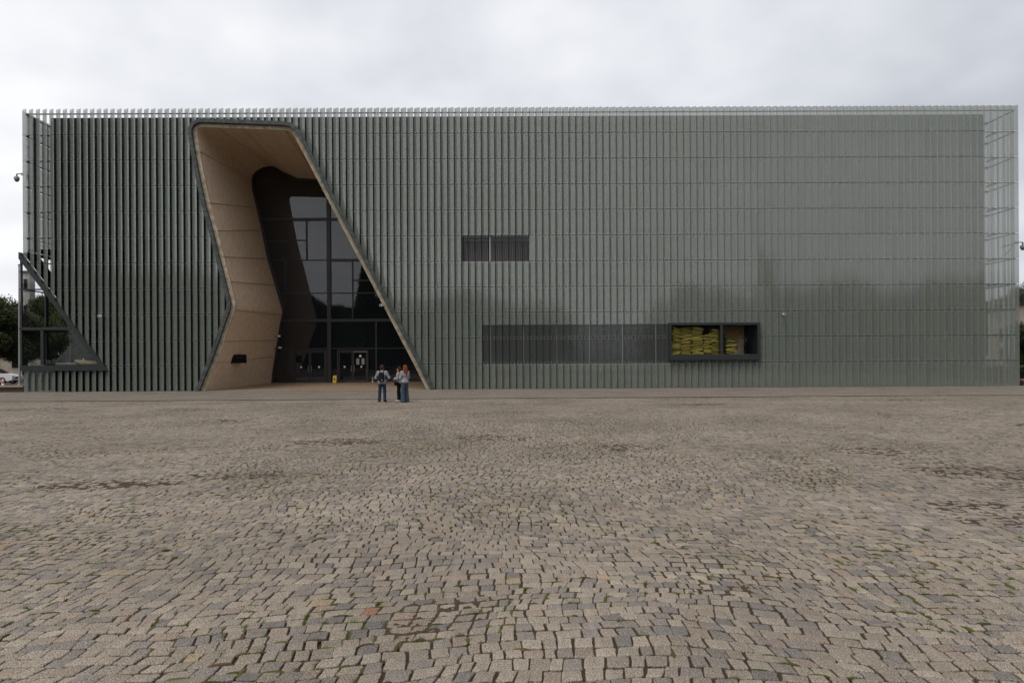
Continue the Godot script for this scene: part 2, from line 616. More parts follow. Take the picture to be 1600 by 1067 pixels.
func cobbles(plaza: Node3D) -> void:
	var r := RandomNumberGenerator.new()
	r.seed = 21
	warp.frequency = 0.10
	warp.fractal_octaves = 2
	warp.seed = 5
	var tone := FastNoiseLite.new()
	tone.frequency = 0.22
	tone.fractal_octaves = 4
	tone.seed = 9
	var green := FastNoiseLite.new()
	green.frequency = 0.45
	green.fractal_octaves = 3
	green.seed = 14
	var far := MB.new()
	var close := []
	var tufts := []
	var tuft_cols := PackedColorArray()
	var moss := []
	var moss_cols := PackedColorArray()
	var z := 40.6
	while z > 10.62:
		var d := r.randf_range(0.112, 0.147)
		var z1 := maxf(z - d, 10.5)
		var dist := D - z1
		var half := 0.82 * dist + 2.6
		var x := -half - r.randf() * 0.2
		var amp := clampf((z - 10.5) * 0.25, 0.0, 1.0) * 0.55
		while x < half:
			var wd := r.randf_range(0.098, 0.166)
			if r.randf() < 0.06: wd *= 1.3
			var x1 := x + wd
			var gap := r.randf_range(0.003, 0.0075) * (1.0 if dist < 9.0 else 1.4)
			var q := PackedVector2Array()
			for p in [[x + gap, z - gap], [x1 - gap, z - gap], [x1 - gap, z1 + gap], [x + gap, z1 + gap]]:
				var wx: float = p[0] + 0.35 * warp.get_noise_2d(p[0] * 1.3 + 300.0, p[1] * 1.3) + 0.10 * warp.get_noise_2d(p[0] * 7.0, p[1] * 7.0 + 90.0)
				var wz: float = p[1] + amp * warp.get_noise_2d(p[0], p[1]) + 0.10 * warp.get_noise_2d(p[0] * 6.0 + 50.0, p[1] * 6.0)
				q.append(Vector2(wx + r.randf_range(-0.009, 0.009), -(wz + r.randf_range(-0.009, 0.009))))
			var cx := (x + x1) * 0.5
			var cz := (z + z1) * 0.5
			var t := tone.get_noise_2d(cx, cz)
			var k := 0.95 + 0.26 * t + r.randf_range(-0.09, 0.09)
			var c := Color(0.615, 0.527, 0.430)
			var pick := r.randf()
			if pick < 0.20: c = Color(0.497, 0.442, 0.391)
			elif pick < 0.26: c = Color(0.419, 0.382, 0.350)
			elif pick < 0.40: c = Color(0.699, 0.606, 0.494)
			elif pick < 0.47: c = Color(0.601, 0.483, 0.391)
			elif pick < 0.4707: c = Color(0.601, 0.334, 0.212)
			elif pick < 0.476: c = Color(0.699, 0.547, 0.373)
			c = Color(c.r * k, c.g * k, c.b * k)
			var y := r.randf_range(-0.005, 0.005) + 0.016 * warp.get_noise_2d(cx * 1.7, cz * 1.7 + 40.0)
			if dist < 11.0: 
				var mb := MB.new()
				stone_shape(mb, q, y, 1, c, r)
				var seen := absf(cx) < 0.8 * dist - 0.05 and dist > 3.95
				close.append([dist if seen else 1000.0 + dist, mb])
			else:
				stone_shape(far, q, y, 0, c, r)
			# growth in the joints
			var gn := green.get_noise_2d(cx, cz)
			if dist < 24.0 and gn + r.randf_range(-0.3, 0.3) > 0.17:
				var side := r.randi_range(0, 3)
				var a := q[side]
				var b := q[(side + 1) % 4]
				var m := a.lerp(b, r.randf())
				var l := r.randf_range(0.03, 0.09)
				moss.append(Transform3D(Basis(Vector3.UP, (b - a).angle()) * Basis.from_scale(Vector3(l, r.randf_range(0.008, 0.02), r.randf_range(0.010, 0.022))), Vector3(m.x, -0.012 + y, -m.y)))
				var mk := r.randf_range(0.7, 1.2)
				moss_cols.append(Color(0.075 * mk, 0.085 * mk, 0.025 * mk) if r.randf() < 0.6 else Color(0.09 * mk, 0.062 * mk, 0.035 * mk))
				if r.randf() < 0.5 and dist < 16.0:
					for u in r.randi_range(1, 3):
						tufts.append(Transform3D(Basis(Vector3.UP, r.randf() * TAU) * Basis.from_scale(Vector3.ONE * r.randf_range(0.5, 1.1)), Vector3(m.x + r.randf_range(-0.02, 0.02), -0.012 + y, -m.y + r.randf_range(-0.02, 0.02))))
						tuft_cols.append(Color(0.09, 0.12, 0.03) * r.randf_range(0.7, 1.2))
			x = x1
		z = z1
	# the three hundred stones that show largest are pieces of their own
	close.sort_custom(func(a, b): return a[0] < b[0])
	var rest := MB.new()
	rest.colored = true
	for k in close.size():
		var mb: MB = close[k][1]
		if k < 300 and close[k][0] < 900.0:
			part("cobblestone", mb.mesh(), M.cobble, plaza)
		else:
			var base := rest.v.size()
			rest.v.append_array(mb.v)
			rest.n.append_array(mb.n)
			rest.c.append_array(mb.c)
			for i in mb.ix: rest.ix.append(base + i)
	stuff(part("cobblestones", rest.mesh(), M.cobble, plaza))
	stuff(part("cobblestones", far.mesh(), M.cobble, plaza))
	var tm := MB.new()
	for j in 9:
		var a := r.randf() * TAU
		var o := Vector3(cos(a), 0, sin(a)) * r.randf() * 0.014
		var w := Vector3(-sin(a), 0, cos(a)) * 0.0025
		var tip := o + Vector3(cos(a) * r.randf_range(0.01, 0.04), r.randf_range(0.022, 0.05), sin(a) * r.randf_range(0.01, 0.04))
		tm.tri(o - w, o + w, tip)
	stuff(many("joint_grass", tm.mesh(), M.moss, plaza, tufts, tuft_cols))
	var dome := MB.new()
	dome.ball(Vector3.ZERO, Vector3.ONE, 8)
	stuff(many("joint_moss", dome.mesh(), M.moss, plaza, moss, moss_cols))
	# soil washed over the stones in a few places
	for p in [[705, 955, 0.55, 0.35], [640, 985, 0.3, 0.2], [150, 759, 1.1, 0.45], [215, 757, 0.9, 0.35], [205, 803, 0.5, 0.22], [370, 742, 1.2, 0.5], [535, 690, 1.6, 0.9], [780, 684, 1.5, 1.0], [1530, 790, 0.9, 0.5], [1575, 812, 0.8, 0.4], [1380, 705, 1.3, 0.8], [1520, 735, 1.3, 0.6], [1130, 920, 0.35, 0.2], [60, 640, 2.2, 1.2], [300, 640, 1.8, 1.0], [1090, 632, 2.4, 0.6], [1430, 625, 2.2, 0.7], [980, 700, 1.0, 0.7]]:
		dirt(plaza, on_ground(p[0], p[1]), p[2], p[3], 0.0005)
	for p in [[965, 613, 0.9, 0.14], [982, 615, 0.5, 0.12], [1480, 609, 1.4, 0.2], [1465, 612, 1.0, 0.2], [100, 618, 0.8, 0.15], [695, 613, 0.6, 0.12], [230, 616, 0.9, 0.12]]:
		dirt(plaza, on_ground(p[0], p[1]), p[2], p[3], 0.011)

func dirt(plaza: Node3D, at_: Vector3, rx: float, rz: float, top: float) -> void:
	var f := FastNoiseLite.new()
	f.frequency = 9.0 if rx < 0.7 else 6.0
	f.seed = int(at_.x * 100.0) + 77
	var m := MB.new()
	var n := 44
	for i in n:
		for j in n:
			var p := []
			for o in [[0, 1], [1, 1], [1, 0], [0, 0]]:
				var u := Vector2((i + o[0]) * 2.0 / n - 1.0, (j + o[1]) * 2.0 / n - 1.0)
				var e := 1.0 - u.length()
				var h := f.get_noise_2d(u.x * rx, u.y * rz) * 0.022 + minf(e, 0.4) * 0.025 - 0.013
				var lie := 0.016 * warp.get_noise_2d((at_.x + u.x * rx) * 1.7, (at_.z + u.y * rz) * 1.7 + 40.0) if top < 0.01 else 0.0
				p.append(Vector3(u.x * rx, top + lie + clampf(h, -0.03, 0.002), u.y * rz))
			if maxf(maxf(p[0].y, p[1].y), maxf(p[2].y, p[3].y)) > -0.03: m.quad(p[0], p[1], p[2], p[3])
	if m.v.size(): stuff(part("soil_patch", m.mesh(), M.dirt, plaza, Vector3(at_.x, 0, at_.z)))

# ------------------------------------------------------------------ the museum
var XL := 0.0
var XR := 0.0
var TOP := 0.0
var pitch := 0.0
const ROWS := 11
const COLS := 148
const GLASS_Z := -9.0

func station_px() -> Array:      # surveyed edge of the entrance: front lip, back edge
	var s := [[319, 609, 424, 599], [329, 587, 427, 575], [338, 566, 430, 556], [350, 533, 434, 531], [362, 498, 438, 505], [367, 484, 441, 492], [368, 472, 441, 484], [360, 440, 430, 446], [350, 401, 418, 405], [340, 360, 409, 360], [328, 317, 401, 325], [318, 270, 394.5, 296], [312, 237, 393.5, 283], [307.5, 211, 395, 275], [307, 205, 399, 270], [309, 201, 404, 266], [314, 199, 412, 262], [340, 199.5, 427, 260], [380, 201, 445, 270], [420, 202.5, 465, 279], [446, 203.5, 498, 281], [452, 205, 505, 283], [457, 209, 511, 287], [462, 217, 516, 293]]
	for k in range(1, 11):
		s.append([lerpf(462, 667, k / 10.0), lerpf(217, 608, k / 10.0), lerpf(516, 690, k / 10.0), lerpf(293, 599, k / 10.0)])
	return s

func outward(pts: PackedVector2Array, w: float) -> PackedVector2Array:
	var o := PackedVector2Array()
	var n := pts.size()
	for k in n:
		var a := pts[maxi(k - 1, 0)]
		var b := pts[mini(k + 1, n - 1)]
		var d := (b - a).normalized()
		var out_ := Vector2(-d.y, d.x)           # the outline runs up the left leg, over and down the right
		if k == 0 or k == n - 1: out_ = Vector2(1.0 / out_.x, 0)
		o.append(pts[k] + out_ * w)
	return o

func clip_all(polys: Array, holes: Array) -> Array:
	var now := polys
	for h in holes:
		var nxt := []
		for p in now: nxt.append_array(Geometry2D.clip_polygons(p, h))
		now = nxt
	return now

func museum() -> void:
	XL = at(35.5, 400, 0.0).x
	XR = at(1590.5, 400, 0.0).x
	TOP = at(800, 168.5, 0.0).y
	pitch = (XR - XL) / COLS
	var rh := TOP / ROWS
	var b := thing("museum_building", "long grey-green museum clad in vertical glass louvres with a curved stone entrance", "building")
	# outlines
	var st := station_px()
	var front := PackedVector2Array()
	var back := PackedVector2Array()
	for s in st:
		front.append(flat(s[0], s[1], 0.1))
		back.append(flat(s[2], s[3], GLASS_Z))
	front[0].y = -0.05
	front[front.size() - 1].y = -0.05
	back[0].y = 0.1
	back[back.size() - 1].y = 0.1
	var lip := outward(front, 0.26)
	var trim := outward(lip, 0.25)
	var door_hole := lip.duplicate()
	var trim_hole := trim.duplicate()
	# the triangular corner window and the two windows of the front
	var tri0 := flat(35.5, 394, 0.2)
	tri0.x = XL - 0.12
	var tri2 := flat(168, 579, 0.2)
	var tri1 := Vector2(XL - 0.12, tri2.y)
	var tri := PackedVector2Array([tri0, tri1, tri2])
	var bay0 := flat(1046, 563, 0.3)
	var bay1 := flat(1187.5, 503.5, 0.3)
	var bay := rect(bay0.x, bay0.y, bay1.x, bay1.y)
	var wx0 := XL + pitch * roundf((at(722, 385, 0).x - XL) / pitch)
	var wx1 := XL + pitch * roundf((at(825, 385, 0).x - XL) / pitch)
	var wrow := 5
	var lx0 := XL + pitch * roundf((at(755, 535, 0).x - XL) / pitch)
	var lx1 := bay0.x
	var ly1 := at(900, 507, 0).y
	var ly0 := rh
	var holes := [trim_hole, tri, bay]

	# ---- the louvres
	var w := pitch * 0.9
	var t := pitch * 0.44
	var th := 0.016
	var screen_mb := MB.new()
	# rails behind every joint, with brackets back to the wall
	for k in range(1, ROWS + 1):
		var y := rh * k if k < ROWS else TOP - 0.27
		var spans := [[XL + 0.05, XR - 0.05]]
		if k < ROWS:
			# keep the rails out of the openings
			spans = []
			var seg := Geometry2D.clip_polyline_with_polygon(PackedVector2Array([Vector2(XL + 0.05, y), Vector2(XR - 0.05, y)]), trim_hole)
			for s1 in seg:
				for s2 in Geometry2D.clip_polyline_with_polygon(s1, tri):
					for s3 in Geometry2D.clip_polyline_with_polygon(s2, bay):
						spans.append([minf(s3[0].x, s3[s3.size() - 1].x), maxf(s3[0].x, s3[s3.size() - 1].x)])
		for s in spans:
			screen_mb.box(Vector3((s[0] + s[1]) * 0.5, y, -0.09), Vector3(s[1] - s[0], 0.07, 0.06))
			var xx := XL + 0.12
			while xx < XR and k < ROWS:
				if xx > s[0] and xx < s[1]: screen_mb.box(Vector3(xx, y, -0.6), Vector3(0.05, 0.12, 1.0))
				xx += pitch * 5.0
		# the side screens
		for sx in [XL + 0.09, XR - 0.09]:
			if sx < 0 and y < tri0.y - 0.2 : screen_mb.box(Vector3(sx, y, -26.5), Vector3(0.06, 0.07, 36.0))
			else: screen_mb.box(Vector3(sx, y, -22.5), Vector3(0.06, 0.07, 44.8))
			var zz := -2.4
			while zz > -30.0:
				if not (sx < 0 and y < tri0.y and zz > -8.0): screen_mb.box(Vector3(sx + (0.95 if sx < 0 else -0.95), y, zz), Vector3(1.8, 0.10, 0.05))
				zz -= pitch * 5.0
	for c in [[XL + 0.62, tri0.y + 0.05]]:
		screen_mb.box(Vector3(c[0], (TOP - 0.5 + c[1]) * 0.5, -0.25), Vector3(0.2, TOP - 0.5 - c[1], 0.2))
	var screen := part("louvre_screen", screen_mb.mesh(), M.rail, b)
	# one whole panel, shared
	var tf := Transform3D(Basis(Vector3(1, 0, t / w), Vector3(0, 1, 0), Vector3(-t / w, 0, 1).normalized()), Vector3.ZERO)
	var kinds := []          # a few tones, each hung a hair differently
	var kind_meshes := []
	for q in 9:
		var mb := MB.new()
		var tone := 1.0 + (q % 3 - 1) * 0.07
		mb.paint(Color(tone * (1.03 if q % 2 else 0.98), tone, tone * (0.97 if q % 2 else 1.02)))
		var hung := Transform3D(Basis(Vector3.UP, (q - 4) * 0.0018) * Basis(Vector3.RIGHT, (q % 4 - 1.5) * 0.0012), Vector3.ZERO)
		mb.ext(rect(0, 0.013, w * 0.79, rh - 0.013), hung * tf, th)
		mb.paint(mb.col * 1.55)          # lighter edge strip, painted in for the brightness where neighbouring panes overlap
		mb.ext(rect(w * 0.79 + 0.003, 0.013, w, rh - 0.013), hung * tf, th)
		kinds.append(mb)
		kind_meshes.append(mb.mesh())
	var rest := MB.new()
	rest.paint(Color(1, 1, 1))
	var thin := MB.new()
	thin.paint(Color(1, 1, 1))
	var clips := MB.new()
	var wanted := []
	for r in ROWS:
		for c in COLS:
			var x := XL + pitch * c
			var y := rh * r
			var rc := rect(x, y + 0.012, x + w, y + rh - 0.012)
			var ps := tf
			ps.origin = Vector3(0, 0, -x * t / w)
			var cut := false
			for h in holes:
				if Geometry2D.intersect_polygons(rc, h).size(): cut = true
			var in_long := x >= lx0 - 0.01 and x + w < lx1 + 0.3 and y + rh > ly0 + 0.01 and y < ly1 - 0.01
			var in_upper := r == wrow and x >= wx0 - 0.01 and x < wx1 - 0.01
			if in_upper: continue
			if in_long:
				var lower := rect(x, y + 0.012, x + w, minf(ly1, y + rh - 0.012))
				for p in clip_all([lower], [bay]): thin.ext(p, ps, th)
				if ly1 < y + rh - 0.02:
					for p in clip_all([rect(x, ly1, x + w, y + rh - 0.012)], [bay]): rest.ext(p, ps, th)
			elif cut:
				for p in clip_all([rc], holes): rest.ext(p, ps, th)
			else:
				# the panels that show largest stand right of the middle, low on the front
				wanted.append([r * 100 + absf(c - 112), Vector3(x, y, 0)])
			for o in [0.07, w - 0.09]:
				var p := Vector2(x + o, y)
				if r > 0 and not (Geometry2D.is_point_in_polygon(p, trim_hole) or Geometry2D.is_point_in_polygon(p, tri) or Geometry2D.is_point_in_polygon(p, bay)):
					for up in [-0.075, 0.075]: clips.box(Vector3(p.x, y + up, o / w * t + 0.022), Vector3(0.045, 0.045, 0.02))
	wanted.sort_custom(func(a, c): return a[0] < c[0] if a[0] != c[0] else a[1].x < c[1].x)
	for k in wanted.size():
		var kd := rng.randi_range(0, 8)
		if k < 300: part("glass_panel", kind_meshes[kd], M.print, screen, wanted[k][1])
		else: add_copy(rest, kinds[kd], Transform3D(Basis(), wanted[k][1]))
	# the sides
	var side_cols := 100
	for sd in 2:
		var basis := Basis(Vector3.UP, -PI / 2) if sd == 0 else Basis(Vector3.UP, PI / 2)
		for r in ROWS:
			for c in side_cols:
				var zz := -pitch * c - 0.25
				var y := rh * r
				if sd == 0 and zz > -8.2 and y + rh > tri1.y and y < tri0.y:
					for sp in [[y + 0.012, tri1.y], [tri0.y, y + rh - 0.012]]:
						if sp[0] > y and sp[1] > sp[0] + 0.05 and sp[1] <= y + rh:
							rest.ext(rect(0, sp[0], w, sp[1]), Transform3D(Basis(Vector3(-t / w, 0, 1), Vector3(0, 1, 0), Vector3(-1, 0, -t / w).normalized()), Vector3(XL, 0, zz - w)), th)
					continue
				var org := Vector3(XL, y, zz - w) if sd == 0 else Vector3(XR, y, zz)
				var ts := Transform3D(basis, org)
				if sd == 0: ts = Transform3D(Basis(Vector3(0, 0, 1), Vector3(0, 1, 0), Vector3(-1, 0, 0)), Vector3(XL, y, zz - w))
				else: ts = Transform3D(Basis(Vector3(0, 0, -1), Vector3(0, 1, 0), Vector3(1, 0, 0)), Vector3(XR, y, zz))
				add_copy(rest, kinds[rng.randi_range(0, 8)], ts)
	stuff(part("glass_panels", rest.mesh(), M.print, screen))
	stuff(part("lightly_printed_panels", thin.mesh(), M.thin_print, screen))
	stuff(part("panel_clips", clips.mesh(), M.fixing, screen))

	# ---- the wall behind the louvres
	var cz := -1.15
	var cx0 := at(79, 300, cz).x
	var cx1 := at(1538, 300, cz).x
	var ctop := at(800, 181.5, cz).y
	var core := MB.new()
	var wall_holes := [door_hole, rect(bay0.x - 0.1, bay0.y - 0.1, bay1.x + 0.1, bay1.y + 0.1), rect(wx0 - 0.1, rh * wrow + 0.05, wx1 + 0.1, rh * (wrow + 1) - 0.02), rect(lx0 + 0.05, ly0 - 0.1, lx1 + 0.3, ly1 + 0.05), PackedVector2Array([tri0 + Vector2(0, 0.1), tri1 - Vector2(0, 0.1), tri2 + Vector2(0.2, -0.1)])]
	var tfw := Transform3D(Basis(), Vector3(0, 0, cz - 0.2))
	var x := cx0
	while x < cx1 - 0.01:
		var x1 := minf(x + 1.3, cx1)
		for p in clip_all([rect(x, 0, x1, ctop)], wall_holes): core.ext(p, tfw, 0.2)
		x = x1
	# sides and roof
	core.quad(Vector3(cx1, 0, cz), Vector3(cx1, 0, -45), Vector3(cx1, ctop, -45), Vector3(cx1, ctop, cz))
	core.quad(Vector3(cx0, tri0.y + 0.15, -45), Vector3(cx0, tri0.y + 0.15, cz), Vector3(cx0, ctop, cz), Vector3(cx0, ctop, -45))
	core.quad(Vector3(cx0, 0, -45), Vector3(cx0, 0, -8.2), Vector3(cx0, tri0.y + 0.15, -8.2), Vector3(cx0, tri0.y + 0.15, -45))
	core.quad(Vector3(cx0, 0, -8.2), Vector3(cx0, 0, cz), Vector3(cx0, tri1.y, cz), Vector3(cx0, tri1.y, -8.2))
	core.quad(Vector3(cx0, ctop - 0.01, cz - 0.1), Vector3(cx1, ctop - 0.01, cz - 0.1), Vector3(cx1, ctop - 0.01, -45), Vector3(cx0, ctop - 0.01, -45))
	core.quad(Vector3(cx1, 0, -45), Vector3(cx0, 0, -45), Vector3(cx0, ctop, -45), Vector3(cx1, ctop, -45))
	part("backing_wall", core.mesh(), M.core, b)

	portal(b, front, back, lip, trim)
	entrance_glass(b, back)
	front_windows(b, wx0, wx1, rh * wrow, rh * (wrow + 1), lx0, lx1, ly0, ly1)
	bay_window(b, bay0, bay1)
	corner_window(b, tri0, tri1, tri2, cx0)

func add_copy(to: MB, from: MB, tf: Transform3D) -> void:
	var base := to.v.size()
	to.v.append_array(tf * from.v)
	if to.colored: to.c.append_array(from.c)
	for q in from.ix: to.ix.append(base + q)

func loft(a: Vector2, b: Vector2, d: float) -> Vector3:      # d: 0 at the front, 1 at the glass
	var p := a.lerp(b, d)
	return Vector3(p.x, p.y, lerpf(0.1, GLASS_Z, d))

func portal(b: Node3D, front: PackedVector2Array, back: PackedVector2Array, lip: PackedVector2Array, trim: PackedVector2Array) -> void:
	# a dark shell a little behind the stone
	var n := front.size()
	var fo := outward(front, 0.12)
	var bo := outward(back, 0.12)
	var shell := MB.new()
	for k in n - 1:
		for j in 12: shell.quad(loft(fo[k + 1], bo[k + 1], j / 12.0), loft(fo[k], bo[k], j / 12.0), loft(fo[k], bo[k], (j + 1) / 12.0), loft(fo[k + 1], bo[k + 1], (j + 1) / 12.0))
	var lining := part("entrance_lining", shell.mesh(), M.dark, b)
	var seams := [0, 2, 3, 5, 7, 8, 9, 10, 12, 17, 18, 20, 23]
	for k in range(25, n, 2): seams.append(k)
	if seams[-1] != n - 1: seams.append(n - 1)
	# smooth direction of the surface at each station, pointing into the entrance
	var depth_cuts := [[0.0, 0.34, 0.67, 1.0], [0.0, 0.5, 1.0]]
	for s in seams.size() - 1:
		var cuts: Array = depth_cuts[s % 2]
		for q in cuts.size() - 1:
			var mb := MB.new()
			var d0: float = cuts[q] + (0.0005 if q else 0.0)
			var d1: float = cuts[q + 1] - 0.0005
			var k0: int = seams[s]
			var k1: int = seams[s + 1]
			var rows := []
			var norms := []
			for k in range(k0, k1 + 1):
				# a thin joint at both ends of the slab
				var shift := 0.0
				if k == k0: shift = 0.008 / maxf((front[k + 1] - front[k]).length(), 0.02)
				if k == k1: shift = -0.008 / maxf((front[k] - front[k - 1]).length(), 0.02)
				var k2 := k + 1 if shift > 0 else k - 1
				var fa := front[k].lerp(front[k2], absf(shift)) if shift != 0 else front[k]
				var ba := back[k].lerp(back[k2], absf(shift)) if shift != 0 else back[k]
				var row := []
				var nrow := []
				for j in 5:
					var d := lerpf(d0, d1, j / 4.0)
					row.append(loft(fa, ba, d))
					var e0 := loft(front[maxi(k - 1, 0)], back[maxi(k - 1, 0)], d)
					var e1 := loft(front[mini(k + 1, n - 1)], back[mini(k + 1, n - 1)], d)
					nrow.append((e1 - e0).cross(loft(fa, ba, 1.0) - loft(fa, ba, 0.0)).normalized())
				rows.append(row)
				norms.append(nrow)
			for k in rows.size() - 1:
				for j in 4:
					var base := mb.v.size()
					for e in [[k, j], [k, j + 1], [k + 1, j + 1], [k + 1, j]]:
						mb.vert(rows[e[0]][e[1]])
						mb.n.append(norms[e[0]][e[1]])
					mb.ix.append_array([base, base + 1, base + 2, base, base + 2, base + 3])
			# rims of the slab
			var m := rows.size() - 1
			var away := 0.05
			for e in [[rows[0], norms[0]], [rows[m], norms[m]]]:
				for j in 4:
					var p0: Vector3 = e[0][j]
					var p1: Vector3 = e[0][j + 1]
					for x in [p0, p1, p1 - e[1][j + 1] * away, p0 - e[1][j] * away]: mb.vert(x)
					var u := (p1 - p0).cross(e[1][j]).normalized()
					for x in 4: mb.n.append(u)
					var base := mb.v.size() - 4
					mb.ix.append_array([base, base + 1, base + 2, base, base + 2, base + 3])
			part("stone_slab", mb.mesh(), M.tan, lining)
	# the stone lip and the metal edge, in lengths
	var edge_mb := MB.new()
	edge_mb.box(Vector3(front[17].x, lip[17].y + 0.05, -0.35), Vector3(2.0, 0.05, 0.05))
	var edge := part("entrance_edge", edge_mb.mesh(), M.dark, b)
	for s in seams.size() - 1:
		var lp := PackedVector2Array()
		var tp := PackedVector2Array()
		var k0: int = seams[s]
		var k1: int = seams[s + 1]
		for k in range(k0, k1 + 1):
			lp.append(front[k])
			tp.append(lip[k])
		for k in range(k1, k0 - 1, -1):
			lp.append(lip[k])
			tp.append(trim[k])
		for two in [[lp, "lip_stone", M.lip, 0.0, 0.13], [tp, "edge_cladding", M.trim, -0.5, 0.86]]:
			var poly: PackedVector2Array = two[0]
			var mid := Vector2.ZERO
			for p in poly: mid += p
			mid /= poly.size()
			# a hairline joint to the next length
			var g := PackedVector2Array()
			for k in poly.size(): 
				var o := poly[k]
				var nb := -1
				if k == 0: nb = 1
				elif k == k1 - k0: nb = k - 1
				elif k == k1 - k0 + 1: nb = k + 1
				elif k == poly.size() - 1: nb = k - 1
				if nb >= 0 and nb < poly.size(): o = o + (poly[nb] - o).normalized() * 0.006
				g.append(o)
			var mb := MB.new()
			mb.ext(g, Transform3D(Basis(), Vector3(0, 0, two[3])), two[4])
			part(two[1], mb.mesh(), two[2], edge)
	# the floor climbs gently to the doors
	var fl := MB.new()
	var y1 := 0.235
	fl.quad(Vector3(front[0].x - 0.4, 0.006, 0.45), Vector3(front[n - 1].x + 0.4, 0.006, 0.45), Vector3(front[n - 1].x + 0.4, 0.006, 0.05), Vector3(front[0].x - 0.4, 0.006, 0.05))
	fl.quad(Vector3(front[0].x - 0.4, 0.006, 0.05), Vector3(front[n - 1].x + 0.4, 0.006, 0.05), Vector3(back[n - 1].x + 0.3, y1, -9.3), Vector3(back[0].x - 0.3, y1, -9.3))
	part("entrance_floor", fl.mesh(), M.floor, b)

